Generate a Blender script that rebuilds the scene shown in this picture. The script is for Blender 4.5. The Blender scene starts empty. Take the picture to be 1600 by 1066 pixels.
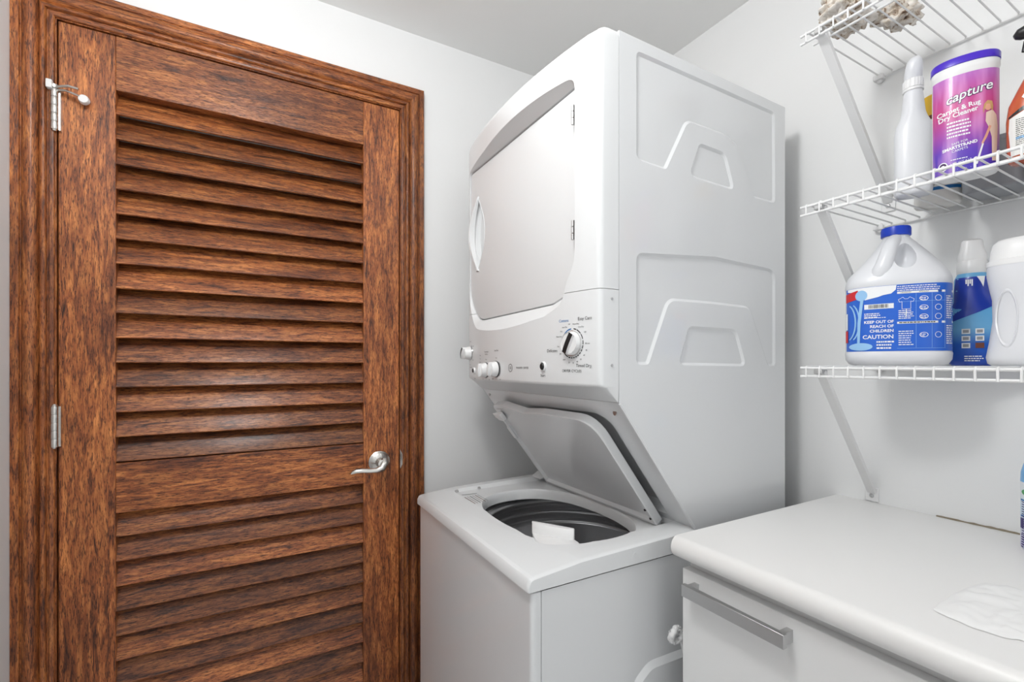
import bpy, bmesh, math, random
from mathutils import Vector, Matrix, noise

# ------------------------------------------------------------------ camera, world, lights, exposure
scene = bpy.context.scene
COL = scene.collection
H = 1.24                                   # eye height
YAW = math.atan(417 / 741)
cam_d = bpy.data.cameras.new('camera'); cam = bpy.data.objects.new('camera', cam_d); COL.objects.link(cam)
cam.location = (0, 0, H); cam.rotation_euler = (math.pi / 2, 0, -YAW)
cam_d.sensor_width = 36; cam_d.lens = 741 / 1600 * 36; cam_d.shift_y = 35 / 1600; cam_d.clip_start = 0.02
scene.camera = cam

world = bpy.data.worlds.new('world'); scene.world = world; world.use_nodes = True
bg = world.node_tree.nodes['Background']; bg.inputs[0].default_value = (0.988, 0.995, 1.0, 1); bg.inputs[1].default_value = 1.05

# the room's ceiling lamp: above the frame, in front of the dryer (the knob, handle and wall shadows point to it)
lamp_d = bpy.data.lights.new('ceiling_lamp_offscreen', 'POINT'); lamp_d.energy = 20.0; lamp_d.shadow_soft_size = 0.10
lamp_d.color = (0.99, 0.993, 0.99)
lamp = bpy.data.objects.new('ceiling_lamp_offscreen', lamp_d); COL.objects.link(lamp); lamp.location = (-0.02, 0.44, 2.19)

vs = scene.view_settings
vs.view_transform = 'Standard'; vs.look = 'None'; vs.gamma = 1; vs.use_curve_mapping = False; vs.exposure = 0.0

# ------------------------------------------------------------------ materials
MATS = {}
def nt(name):
    m = bpy.data.materials.new(name); m.use_nodes = True
    t = m.node_tree; b = t.nodes['Principled BSDF']; MATS[name] = m
    return m, t, b
def rgb(r, g, b):                          # sRGB 0..255 to linear
    f = lambda c: (c / 255 / 12.92) if c / 255 <= 0.04045 else ((c / 255 + 0.055) / 1.055) ** 2.4
    return (f(r), f(g), f(b), 1)
def plain(name, c, rough=0.5, metal=0, coat=0, bump=0, bscale=200, var=0, vscale=3, trans=0, sss=0, spec=0.5):
    m, t, b = nt(name)
    b.inputs['Roughness'].default_value = rough; b.inputs['Metallic'].default_value = metal
    b.inputs['Coat Weight'].default_value = coat; b.inputs['Coat Roughness'].default_value = 0.08
    b.inputs['Transmission Weight'].default_value = trans
    b.inputs['Specular IOR Level'].default_value = spec
    tc = t.nodes.new('ShaderNodeTexCoord')
    n = t.nodes.new('ShaderNodeTexNoise'); n.inputs['Scale'].default_value = vscale; n.inputs['Detail'].default_value = 4
    t.links.new(tc.outputs['Object'], n.inputs['Vector'])
    mx = t.nodes.new('ShaderNodeMixRGB'); mx.blend_type = 'MULTIPLY'; mx.inputs[0].default_value = var
    mx.inputs[1].default_value = c
    t.links.new(n.outputs['Fac'], mx.inputs[2]); t.links.new(mx.outputs[0], b.inputs['Base Color'])
    if bump:
        n2 = t.nodes.new('ShaderNodeTexNoise'); n2.inputs['Scale'].default_value = bscale; n2.inputs['Detail'].default_value = 5
        t.links.new(tc.outputs['Object'], n2.inputs['Vector'])
        bp = t.nodes.new('ShaderNodeBump'); bp.inputs['Strength'].default_value = bump; bp.inputs['Distance'].default_value = 0.002
        t.links.new(n2.outputs['Fac'], bp.inputs['Height']); t.links.new(bp.outputs[0], b.inputs['Normal'])
    return m
def wood(name, axis, light=(200, 128, 70), mid=(150, 84, 43), dark=(56, 28, 16), rnd=0.5):
    m, t, b = nt(name); N = t.nodes.new; L = t.links.new
    tc = N('ShaderNodeTexCoord'); oi = N('ShaderNodeObjectInfo')
    off = N('ShaderNodeVectorMath'); off.operation = 'SCALE'; off.inputs[0].default_value = (7.3, 3.1, 5.7)
    mul = N('ShaderNodeMath'); mul.operation = 'MULTIPLY'; mul.inputs[1].default_value = 9.0
    L(oi.outputs['Random'], mul.inputs[0]); L(mul.outputs[0], off.inputs['Scale'])
    add = N('ShaderNodeVectorMath'); add.operation = 'ADD'; L(tc.outputs['Object'], add.inputs[0]); L(off.outputs[0], add.inputs[1])
    def stretched(a, lo, detail, rough=0.6, dist=0.0):
        mp = N('ShaderNodeMapping'); s = [a, a, a]; s[axis] = lo; mp.inputs['Scale'].default_value = s
        L(add.outputs[0], mp.inputs['Vector'])
        n = N('ShaderNodeTexNoise'); n.inputs['Scale'].default_value = 1; n.inputs['Detail'].default_value = detail
        n.inputs['Roughness'].default_value = rough; n.inputs['Distortion'].default_value = dist
        L(mp.outputs[0], n.inputs['Vector']); return n.outputs['Fac']
    def ramp(src, stops):
        r = N('ShaderNodeValToRGB'); e = r.color_ramp.elements
        e[0].position, e[0].color = stops[0]; e[1].position, e[1].color = stops[-1]
        for p, c in stops[1:-1]:
            k = e.new(p); k.color = c
        L(src, r.inputs[0]); return r.outputs[0]
    g = ramp(stretched(85, 10, 7, 0.66, 1.0), [(0.3, rgb(*dark)), (0.47, rgb(*mid)), (0.66, rgb(*light))])
    pores = ramp(stretched(600, 62, 3, 0.6, 0.6), [(0.39, (0.13, 0.10, 0.10, 1)), (0.50, (1, 1, 1, 1))])
    blot = ramp(stretched(11, 3.2, 4, 0.6, 0.5), [(0.32, (0.36, 0.29, 0.29, 1)), (0.46, (0.85, 0.82, 0.81, 1)), (0.62, (1.15, 1.15, 1.15, 1))])
    a = N('ShaderNodeMixRGB'); a.blend_type = 'MULTIPLY'; a.inputs[0].default_value = 0.85; L(g, a.inputs[1]); L(pores, a.inputs[2])
    c = N('ShaderNodeMixRGB'); c.blend_type = 'MULTIPLY'; c.inputs[0].default_value = 0.9; L(a.outputs[0], c.inputs[1]); L(blot, c.inputs[2])
    mr = N('ShaderNodeMapRange'); mr.inputs['To Min'].default_value = 1 - rnd * 0.5; mr.inputs['To Max'].default_value = 1 + rnd * 0.4
    L(oi.outputs['Random'], mr.inputs['Value'])
    d = N('ShaderNodeVectorMath'); d.operation = 'SCALE'; L(c.outputs[0], d.inputs[0]); L(mr.outputs[0], d.inputs['Scale'])
    L(d.outputs[0], b.inputs['Base Color'])
    b.inputs['Roughness'].default_value = 0.42; b.inputs['Coat Weight'].default_value = 0.22; b.inputs['Coat Roughness'].default_value = 0.25; b.inputs['Specular IOR Level'].default_value = 0.4
    bp = N('ShaderNodeBump'); bp.inputs['Strength'].default_value = 0.35; bp.inputs['Distance'].default_value = 0.0012
    L(pores, bp.inputs['Height']); L(bp.outputs[0], b.inputs['Normal'])
    return m
WALL = plain('wall_paint', (0.85, 0.855, 0.855, 1), 0.6, bump=0.12, bscale=60, var=0.04, vscale=5)
CEIL = plain('ceiling_paint', (0.90, 0.90, 0.89, 1), 0.75, bump=0.08, bscale=90)
FLOOR = plain('floor_tile', (0.78, 0.79, 0.80, 1), 0.3, var=0.08, vscale=8)
WOODV = wood('varnished_wood_upright', 2)
WOODH = wood('varnished_wood_level', 0)
WOODS = wood('varnished_wood_slats', 0, rnd=0.9)
ENAM = plain('white_enamel', (0.735, 0.748, 0.758, 1), 0.28, coat=0.8, bump=0.02, bscale=500)
PANEL = plain('white_moulded_plastic', (0.755, 0.768, 0.775, 1), 0.3, coat=0.2)
PLAS = plain('white_plastic', (0.80, 0.80, 0.80, 1), 0.35)
BOTW = plain('white_bottle_plastic', (0.73, 0.74, 0.77, 1), 0.3, coat=0.2)
LAM = plain('white_laminate', (0.80, 0.795, 0.785, 1), 0.38, bump=0.03, bscale=300)
CABW = plain('white_melamine', (0.78, 0.78, 0.775, 1), 0.45, var=0.04)
WIRE = plain('white_vinyl_wire', (0.82, 0.82, 0.82, 1), 0.35)
NICK = plain('satin_nickel', (0.66, 0.65, 0.62, 1), 0.25, metal=1)
STEEL = plain('brushed_steel', (0.56, 0.56, 0.56, 1), 0.4, metal=1)
TUB = plain('stainless_tub', (0.60, 0.60, 0.61, 1), 0.35, metal=1)
TUBR = plain('stainless_tub_ring', (0.60, 0.60, 0.61, 1), 0.3, metal=1)
BLACK = plain('black_plastic', (0.012, 0.012, 0.013, 1), 0.35)
DARK = plain('black_rubber', (0.03, 0.03, 0.03, 1), 0.7)
GREY = plain('grey_plastic', (0.30, 0.31, 0.33, 1), 0.4)
CHROME = plain('chrome', (0.75, 0.75, 0.75, 1), 0.12, metal=1)
INK = plain('black_ink', (0.03, 0.03, 0.03, 1), 0.5)
INKB = plain('blue_ink', rgb(30, 110, 175), 0.5)
INKW = plain('white_ink', (0.85, 0.86, 0.88, 1), 0.45)
INKR = plain('brown_ink', rgb(110, 60, 45), 0.5)
BLUE = plain('blue_label', rgb(22, 96, 205), 0.35, coat=0.3)
BLUECAP = plain('blue_cap', rgb(10, 60, 190), 0.3)
SKY = plain('pale_blue_print', rgb(150, 195, 235), 0.4)
NAVY = plain('deep_blue_label', rgb(8, 50, 160), 0.3, coat=0.3)
RED = plain('red_print', rgb(205, 30, 40), 0.4)
PURPLE = plain('purple_lid', rgb(72, 40, 190), 0.3)
YELLOW = plain('yellow_cap', rgb(225, 180, 50), 0.4)
ORANGE = plain('orange_bottle', rgb(190, 85, 45), 0.25, coat=0.4)
PALE = plain('cream_label', rgb(232, 230, 226), 0.45)
SKIN = plain('skin_print', rgb(225, 165, 140), 0.5)
CREAM = plain('cream_print', rgb(226, 205, 188), 0.5)
HAIR = plain('blonde_print', rgb(200, 160, 105), 0.5)
GREEN = plain('green_print', rgb(90, 170, 110), 0.5)
ROPE = plain('white_cotton', (0.8, 0.8, 0.8, 1), 0.9, bump=0.5, bscale=400)
POWD = plain('white_paper_tissue', (0.82, 0.82, 0.815, 1), 0.8, bump=0.15, bscale=90)
GRIME = plain('brown_caulk', rgb(150, 138, 118), 0.8, bump=0.5, bscale=300, var=0.3, vscale=60)

def gradient_mat(name, stops, z0, z1, rough=0.4, streak=None):
    """label print: flat ink bands blending from bottom to top of the label, with optional burst streaks"""
    m, t, b = nt(name); N = t.nodes.new; L = t.links.new
    tc = N('ShaderNodeTexCoord'); sp = N('ShaderNodeSeparateXYZ'); L(tc.outputs['Object'], sp.inputs[0])
    mr = N('ShaderNodeMapRange'); mr.inputs[1].default_value = z0; mr.inputs[2].default_value = z1; L(sp.outputs[2], mr.inputs[0])
    r = N('ShaderNodeValToRGB'); e = r.color_ramp.elements
    e[0].position, e[0].color = stops[0]; e[1].position, e[1].color = stops[-1]
    for p, c in stops[1:-1]:
        k = e.new(p); k.color = c
    L(mr.outputs[0], r.inputs[0]); out = r.outputs[0]
    if streak:
        n = N('ShaderNodeTexNoise'); n.inputs['Scale'].default_value = 1; n.inputs['Detail'].default_value = 2
        mp = N('ShaderNodeMapping'); mp.inputs['Scale'].default_value = streak; L(tc.outputs['Object'], mp.inputs[0]); L(mp.outputs[0], n.inputs['Vector'])
        rr = N('ShaderNodeValToRGB'); rr.color_ramp.elements[0].position = 0.45; rr.color_ramp.elements[1].position = 0.7
        L(n.outputs['Fac'], rr.inputs[0])
        mx = N('ShaderNodeMixRGB'); mx.inputs[2].default_value = rgb(235, 170, 225)
        ml = N('ShaderNodeMath'); ml.operation = 'MULTIPLY'; ml.inputs[1].default_value = 0.55; L(rr.outputs[0], ml.inputs[0])
        L(ml.outputs[0], mx.inputs[0]); L(out, mx.inputs[1]); out = mx.outputs[0]
    L(out, b.inputs['Base Color']); b.inputs['Roughness'].default_value = rough; b.inputs['Coat Weight'].default_value = 0.2
    return m

# ------------------------------------------------------------------ helpers
ORG = {}
def tag(o, label=None, cat=None, group=None, kind=None):
    if label: o['label'] = label
    if cat: o['category'] = cat
    if group: o['group'] = group
    if kind: o['kind'] = kind
    return o
def thing(name, loc, label=None, cat=None, group=None, kind=None):
    o = bpy.data.objects.new(name, None); COL.objects.link(o); o.location = loc; o.empty_display_size = 0.05
    ORG[o.name] = Vector(loc); return tag(o, label, cat, group, kind)
def place(o, parent):
    COL.objects.link(o)
    if parent is not None: o.parent = parent
class MB:
    def __init__(s): s.v = []; s.f = []
    def add(s, vs, fs):
        n = len(s.v); s.v += [tuple(p) for p in vs]; s.f += [tuple(i + n for i in f) for f in fs]; return s
    def box(s, x0, x1, y0, y1, z0, z1):
        return s.add([(x0, y0, z0), (x1, y0, z0), (x1, y1, z0), (x0, y1, z0), (x0, y0, z1), (x1, y0, z1), (x1, y1, z1), (x0, y1, z1)],
                     [(0, 3, 2, 1), (4, 5, 6, 7), (0, 1, 5, 4), (1, 2, 6, 5), (2, 3, 7, 6), (3, 0, 4, 7)])
    def loft(s, rings, closed=True, cap0=True, cap1=True):
        n = len(rings[0]); vs = [p for r in rings for p in r]; fs = []
        for i in range(len(rings) - 1):
            for j in range(n if closed else n - 1):
                k = (j + 1) % n; fs.append((i * n + j, i * n + k, (i + 1) * n + k, (i + 1) * n + j))
        if cap0: fs.append(tuple(range(n - 1, -1, -1)))
        if cap1: fs.append(tuple((len(rings) - 1) * n + j for j in range(n)))
        return s.add(vs, fs)
    def tube(s, path, r, n=8, flat=None):
        P = [Vector(p) for p in path]; rs = r if isinstance(r, (list, tuple)) else [r] * len(P)
        rings = []; up = None
        for i, p in enumerate(P):
            d = (P[min(i + 1, len(P) - 1)] - P[max(i - 1, 0)]).normalized()
            if up is None:
                up = Vector((0, 0, 1)) if abs(d.z) < 0.9 else Vector((1, 0, 0))
            a = d.cross(up).normalized(); b = a.cross(d).normalized(); up = b
            fx, fy = (1, 1) if not flat else flat
            rings.append([p + a * math.cos(2 * math.pi * k / n) * rs[i] * fx + b * math.sin(2 * math.pi * k / n) * rs[i] * fy for k in range(n)])
        return s.loft(rings)
    def lathe(s, prof, c, axis='z', n=32, cap0=True, cap1=True):
        c = Vector(c); rings = []
        for r, h in prof:
            ring = []
            for k in range(n):
                a = 2 * math.pi * k / n; u, w = r * math.cos(a), r * math.sin(a)
                ring.append(c + Vector({'z': (u, w, h), 'x': (h, u, w), 'y': (w, h, u)}[axis]))
            rings.append(ring)
        return s.loft(rings, True, cap0, cap1)
    def build(s, name, mat, parent=None, smooth=35, bevel=0, seg=2, origin=None, kind=None, weld=0, label=None):
        og = ORG[parent.name] if parent is not None else Vector(origin if origin else (0, 0, 0))
        me = bpy.data.meshes.new(name); me.from_pydata([tuple(Vector(p) - og) for p in s.v], [], s.f)
        bm = bmesh.new(); bm.from_mesh(me)
        if weld: bmesh.ops.remove_doubles(bm, verts=bm.verts, dist=weld)
        bmesh.ops.recalc_face_normals(bm, faces=bm.faces); bm.to_mesh(me); bm.free()
        if smooth:
            for p in me.polygons: p.use_smooth = True
            me.set_sharp_from_angle(angle=math.radians(smooth))
        me.materials.append(mat)
        o = bpy.data.objects.new(name, me); place(o, parent)
        ORG[o.name] = og.copy()
        if parent is None: o.location = og
        if bevel:
            b = o.modifiers.new('bevel', 'BEVEL'); b.width = bevel; b.segments = seg; b.limit_method = 'ANGLE'; b.angle_limit = math.radians(40)
        if kind: o['kind'] = kind
        elif name.endswith(('_print', '_marks', '_stripes')): o['kind'] = 'stuff'   # tiny print, joined
        if label: o['label'] = label
        return o
def bake(o):
    dg = bpy.context.evaluated_depsgraph_get(); dg.update()
    me = bpy.data.meshes.new_from_object(o.evaluated_get(dg), depsgraph=dg)
    o.modifiers.clear(); old = o.data; o.data = me; bpy.data.meshes.remove(old)
def cut(o, *cutters, smooth=30):
    for c in cutters:
        m = o.modifiers.new('cut', 'BOOLEAN'); m.operation = 'DIFFERENCE'; m.solver = 'EXACT'; m.object = c
    bpy.context.view_layer.update(); bake(o)
    for p in o.data.polygons: p.use_smooth = True
    o.data.set_sharp_from_angle(angle=math.radians(smooth))
def drop(*objs):
    for c in objs: bpy.data.objects.remove(c, do_unlink=True)
def copy_tree(o, parent=None):
    c = o.copy(); COL.objects.link(c); c.parent = parent
    if o.name in ORG: ORG[c.name] = ORG[o.name]
    for ch in list(o.children): copy_tree(ch, c)
    return c
def fillet(pts, rad, seg=6):
    """2-D polygon with rounded corners; rad a number or a list"""
    out = []; n = len(pts)
    for i in range(n):
        p = Vector(pts[i]); a = Vector(pts[i - 1]) - p; b = Vector(pts[(i + 1) % n]) - p
        r = rad[i] if isinstance(rad, (list, tuple)) else rad
        if r <= 0: out.append(tuple(p)); continue
        ang = a.angle(b); d = min(r / math.tan(ang / 2), a.length * 0.49, b.length * 0.49)
        p0 = p + a.normalized() * d; p1 = p + b.normalized() * d
        for k in range(seg + 1):
            t = k / seg; out.append(tuple(p0 * (1 - t) ** 2 + p * 2 * t * (1 - t) + p1 * t * t))
    return out
def inset(loop, w):
    n = len(loop); area = sum(loop[i - 1][0] * loop[i][1] - loop[i][0] * loop[i - 1][1] for i in range(n)); sg = 1 if area > 0 else -1
    out = []
    for i in range(n):
        a = (Vector(loop[i]) - Vector(loop[i - 1])); b = (Vector(loop[(i + 1) % n]) - Vector(loop[i]))
        if a.length < 1e-7: a = b
        if b.length < 1e-7: b = a
        a.normalize(); b.normalize(); na = Vector((-a.y, a.x)) * sg; nb = Vector((-b.y, b.x)) * sg
        m = (na + nb)
        m = m.normalized() / max(0.4, m.normalized().dot(na)) if m.length > 1e-6 else na
        out.append(tuple(Vector(loop[i]) + m * w))
    return out
def fill2d(outer, holes):
    """triangles between an outer loop and hole loops; returns 2-D verts and faces"""
    bm = bmesh.new(); es = []
    for lp in [outer] + holes:
        vs = [bm.verts.new((p[0], p[1], 0)) for p in lp]
        for i in range(len(vs)): es.append(bm.edges.new((vs[i - 1], vs[i])))
    bmesh.ops.triangle_fill(bm, edges=es, use_beauty=True, use_dissolve=False)
    bm.verts.index_update()
    v = [(p.co.x, p.co.y) for p in bm.verts]; f = [tuple(x.index for x in q.verts) for q in bm.faces]; bm.free()
    return v, f
def pressed_panel(mb, outer, loops, y, depth=0.004, w=0.006):
    """flat panel in the X-Z plane at y (facing -Y) with pressed-in figures"""
    v, f = fill2d(outer, loops); mb.add([(p[0], y, p[1]) for p in v], f)
    for lp in loops:
        ins = inset(lp, w); n = len(lp)
        mb.add([(p[0], y, p[1]) for p in lp] + [(p[0], y + depth, p[1]) for p in ins], [(i, (i + 1) % n, n + (i + 1) % n, n + i) for i in range(n)])
        v, f = fill2d(ins, []); mb.add([(p[0], y + depth, p[1]) for p in v], f)
_tc = {}
def text_geo(s, size, align='CENTER', bold=0.0, shear=0.0):
    k = (s, size, align, bold, shear)
    if k in _tc: return _tc[k]
    cu = bpy.data.curves.new('t', 'FONT'); cu.body = s; cu.size = size; cu.align_x = align; cu.align_y = 'CENTER'; cu.resolution_u = 3
    cu.offset = bold; cu.shear = shear
    o = bpy.data.objects.new('t', cu); COL.objects.link(o); bpy.context.view_layer.update()
    dg = bpy.context.evaluated_depsgraph_get(); me = bpy.data.meshes.new_from_object(o.evaluated_get(dg))
    r = ([(p.co.x, p.co.y) for p in me.vertices], [tuple(p.vertices) for p in me.polygons])
    bpy.data.objects.remove(o); bpy.data.curves.remove(cu); bpy.data.meshes.remove(me); _tc[k] = r
    return r
def smoothstep(a, b, x):
    t = max(0, min(1, (x - a) / (b - a))); return t * t * (3 - 2 * t)

# ------------------------------------------------------------------ room shell
YD, XR, XL, CZ = 1.499, 1.294, -0.462, 2.31      # door wall, right wall, left wall, ceiling
DX0, DX1, DTOP = -0.384, 0.429, H + 0.808        # door leaf
floor = MB().box(XL - 0.1, XR + 0.1, -1.6, YD + 0.16, -0.05, 0).build('floor', FLOOR, kind='structure')
ceiling = MB().box(XL - 0.1, XR + 0.1, -1.6, YD + 0.16, CZ, CZ + 0.05).build('ceiling', CEIL, kind='structure')
wb = MB()
wb.box(XL, DX0 - 0.006, YD, YD + 0.06, 0, CZ).box(DX1 + 0.006, XR, YD, YD + 0.06, 0, CZ).box(DX0 - 0.006, DX1 + 0.006, YD, YD + 0.06, DTOP + 0.006, CZ)
wb.box(XL, XR, YD + 0.06, YD + 0.12, 0, CZ)
wb.build('wall_back', WALL, kind='structure')
MB().box(XL - 0.1, XL, -1.6, YD + 0.12, 0, CZ).build('wall_left', WALL, kind='structure')
MB().box(XR, XR + 0.1, -1.6, YD + 0.12, 0, CZ).build('wall_right', WALL, kind='structure')

# door casing (moulded, mitred)
trim = thing('trim_1', (0.0225, YD, 0), kind='structure')
PROF = [(0, 0), (0, 0.007), (0.003, 0.010), (0.009, 0.010), (0.011, 0.007), (0.0135, 0.007), (0.0155, 0.012), (0.019, 0.0145), (0.0235, 0.0145),
        (0.026, 0.012), (0.0275, 0.0085), (0.030, 0.013), (0.034, 0.019), (0.040, 0.022), (0.047, 0.0215), (0.053, 0.018), (0.0555, 0.013), (0.0575, 0.013), (0.059, 0.016), (0.0735, 0.016), (0.0735, 0)]
i0, i1, it = DX0 - 0.004, DX1 + 0.004, DTOP + 0.004
def casing(name, mat, path):
    mb = MB(); mb.loft([[(x + ox * s, YD - h, z + oz * s) for s, h in PROF] for (x, z, ox, oz) in path]); return mb.build(name, mat, trim, smooth=50)
casing('casing_side', WOODV, [(i0, 0, -1, 0), (i0, it, -1, 1)])
casing('casing_side', WOODV, [(i1, 0, 1, 0), (i1, it, 1, 1)])
casing('casing_head', WOODH, [(i0, it, -1, 1), (i1, it, 1, 1)])
jb = MB(); jb.box(DX0 - 0.005, DX0 - 0.002, YD - 0.004, YD + 0.058, 0, DTOP + 0.005).box(DX1 + 0.002, DX1 + 0.005, YD - 0.004, YD + 0.058, 0, DTOP + 0.005).box(DX0 - 0.005, DX1 + 0.005, YD - 0.004, YD + 0.058, DTOP + 0.002, DTOP + 0.005)
jb.build('jamb_lining', WOODV, trim, smooth=0)
sp = MB()
sp.loft([[(DX1 + 0.001, YD - 0.008 + dy, H - 0.305 + dz * 1.0) for dy, dz in [(0, -0.032), (0, 0.032), (0.006, 0.032), (0.006, -0.032)]],
         [(DX1 + 0.0075, YD - 0.0135 + dy, H - 0.305 + dz) for dy, dz in [(0, -0.016), (0, 0.016), (0.006, 0.016), (0.006, -0.016)]]])
sp.build('strike_plate', NICK, trim, bevel=0.001, label='satin nickel strike plate with a curled lip')

# louvred door
door = thing('door_1', (0.0225, YD, 0), kind='structure')
SX0, SX1 = -0.278, 0.318
DY0, DY1 = YD, YD + 0.046
zTR, zM1, zM0, zBR = H + 0.675, H - 0.247, H - 0.3708, H - 0.3708 - 0.0615 * 10
MB().box(DX0, SX0, DY0, DY1, 0.008, DTOP).build('stile', WOODV, door, bevel=0.0015)
MB().box(SX1, DX1, DY0, DY1, 0.008, DTOP).build('stile', WOODV, door, bevel=0.0015)
MB().box(SX0, SX1, DY0 + 0.0004, DY1, zTR, DTOP).build('rail', WOODH, door, bevel=0.001)
MB().box(SX0, SX1, DY0 + 0.0004, DY1, zM0, zM1).build('rail', WOODH, door, bevel=0.001)
MB().box(SX0, SX1, DY0 + 0.0004, DY1, 0.008, zBR).build('rail', WOODH, door, bevel=0.001)
PITCH = 0.0615
def slat_mesh():
    mb = MB(); sec = fillet([(0, 0), (0.0062, -0.0020), (0.0455, 0.0672), (0.0395, 0.0710)], [0.002, 0.002, 0.002, 0.002], 3)
    mb.loft([[(x, y, z) for y, z in sec] for x in (SX0 - 0.004, SX1 + 0.004)])
    o = mb.build('louver_slat', WOODS, None, smooth=40); return o
s0 = slat_mesh(); first = True
rows = [zM1 + 0.0035 + i * PITCH for i in range(15)] + [zM0 - (i + 1) * PITCH + 0.003 for i in range(10)]
for z in rows:
    o = s0 if first else s0.copy()
    if not first: COL.objects.link(o)
    first = False
    o.parent = door; o.location = (-0.0225, DY0 + 0.001 - YD, z)
# hinges
for zc in (H + 0.594, H - 0.148):
    hg = MB(); x = DX0 - 0.004; y = YD - 0.010
    for k in range(5):
        z0 = zc - 0.0475 + k * 0.019
        hg.lathe([(0.0005, 0.0), (0.0072, 0.0), (0.0075, 0.001), (0.0075, 0.0178), (0.0072, 0.0185), (0.0005, 0.0185)], (x, y, z0), n=14)
    hg.lathe([(0.0005, 0.0475), (0.006, 0.0475), (0.006, 0.05), (0.0035, 0.053), (0.0005, 0.053)], (x, y, zc), n=12)
    hg.lathe([(0.0005, -0.0475), (0.005, -0.0475), (0.004, -0.051), (0.0005, -0.051)], (x, y, zc), n=12)
    h = hg.build('hinge', NICK, door)
    MB().box(x + 0.002, x + 0.0105, YD - 0.0075, YD + 0.001, zc - 0.047, zc + 0.047).build('hinge_leaf', NICK, h, smooth=0)
    if zc > H:
        st = MB(); z = zc + 0.052
        st.lathe([(0.0005, -0.004), (0.010, -0.004), (0.0105, 0.0), (0.010, 0.004), (0.0005, 0.004)], (x - 0.001, y, z), n=14)
        st.tube([(x + 0.004, y - 0.004, z), (x + 0.030, y - 0.022, z - 0.001), (x + 0.048, y - 0.024, z - 0.004)], 0.003, 8)
        st.tube([(x + 0.004, y + 0.001, z - 0.006), (x + 0.022, y - 0.010, z - 0.007), (x + 0.044, y - 0.012, z - 0.014), (x + 0.05, y - 0.011, z - 0.016)], 0.0028, 8)
        d = st.build('hinge_stop', NICK, h)
        MB().lathe([(0.0005, -0.004), (0.009, -0.004), (0.0105, 0.0), (0.0105, 0.008), (0.0005, 0.009)], (x + 0.054, y - 0.010, z - 0.019), axis='y', n=16).build('stop_pad', PLAS, h, label='round white door-stop pad')
        MB().box(x - 0.013, x - 0.002, y - 0.012, y + 0.004, z - 0.008, z + 0.012).build('stop_block', PLAS, h, bevel=0.002)
# lever handle
lc = (0.365, YD, H - 0.3067)
hd = MB().lathe([(0.0005, 0.0), (0.033, 0.0), (0.034, -0.003), (0.033, -0.0075), (0.029, -0.010), (0.0275, -0.012), (0.024, -0.014), (0.015, -0.018), (0.0125, -0.03), (0.0125, -0.046), (0.0005, -0.047)], lc, axis='y', n=40).build('door_handle', NICK, door, label='satin nickel lever handle on a round rosette')
lv = MB(); lx, ly, lz = lc
lv.tube([(lx + 0.008, ly - 0.036, lz + 0.012), (lx + 0.007, ly - 0.046, lz + 0.002), (lx - 0.004, ly - 0.052, lz - 0.011), (lx - 0.02, ly - 0.054, lz - 0.0155), (lx - 0.042, ly - 0.053, lz - 0.0145), (lx - 0.062, ly - 0.051, lz - 0.012), (lx - 0.078, ly - 0.049, lz - 0.0125), (lx - 0.088, ly - 0.047, lz - 0.0165), (lx - 0.093, ly - 0.046, lz - 0.0205)],
        [0.009, 0.0105, 0.009, 0.007, 0.0065, 0.0068, 0.0065, 0.005, 0.0018], 12, flat=(1.15, 0.75))
lv.build('lever', NICK, hd, smooth=60)

# ------------------------------------------------------------------ stacked washer and dryer
YM, YF = 0.705, 1.317; XB = 1.187
unit = thing('stacked_washer_dryer', (0.8, (YM + YF) / 2, 0), 'white stacked washer and dryer unit with its washer lid standing open', 'washer dryer')
def Z(z): return H + z
XS = 0.637                                     # seam between front mouldings and cabinet
ZT = Z(0.652)
up_fig = fillet([(0.682, Z(.627)), (0.682, Z(.408)), (0.766, Z(.404)), (0.832, Z(.5215)), (0.955, Z(.5215)), (1.000, Z(.508)), (1.061, Z(.397)), (1.146, Z(.397)), (1.144, Z(.623))],
                [.014, .02, .014, .028, .03, .03, .014, .014, .014])
up_trap = fillet([(0.869, Z(.484)), (0.833, Z(.404)), (0.990, Z(.401)), (0.957, Z(.482))], [.018, .02, .014, .03])
lo_fig = fillet([(0.682, Z(.222)), (0.682, Z(-.003)), (0.716, Z(-.003)), (0.776, Z(.132)), (0.90, Z(.133)), (1.045, Z(.131)), (1.117, Z(-.007)), (1.146, Z(-.007)), (1.146, Z(.232)), (0.92, Z(.240))],
                [.02, .012, .012, .03, 0, .03, .012, .012, .03, .0])
lo_trap = fillet([(0.834, Z(.081)), (0.802, Z(-.004)), (1.032, Z(-.007)), (0.996, Z(.080))], [.02, .014, .014, .03])
cab_prof = [(XS, ZT), (XS, Z(-.0775)), (0.8524, Z(-.3595)), (0.8524, Z(-.401)), (XB, Z(-.401)), (XB, ZT - 0.006)]
mb = MB(); pressed_panel(mb, cab_prof, [up_fig, up_trap, lo_fig, lo_trap], YM)
n = len(cab_prof)
mb.add([(x, YM, z) for x, z in cab_prof] + [(x, YF, z) for x, z in cab_prof], [(i, (i + 1) % n, n + (i + 1) % n, n + i) for i in range(n) if i != 1] + [tuple(range(2 * n - 1, n - 1, -1))])
mb.build('dryer_cabinet', ENAM, unit, smooth=25, weld=0.00001)
# light turned edge of the side sheet along the slope and up the seam
ed = MB()
ed.tube([(XS + 0.001, YM - 0.0004, Z(-.079)), (0.8520, YM - 0.0004, Z(-.3585))], 0.0032, 6)
ed.build('side_edge_trim', PANEL, unit)
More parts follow.
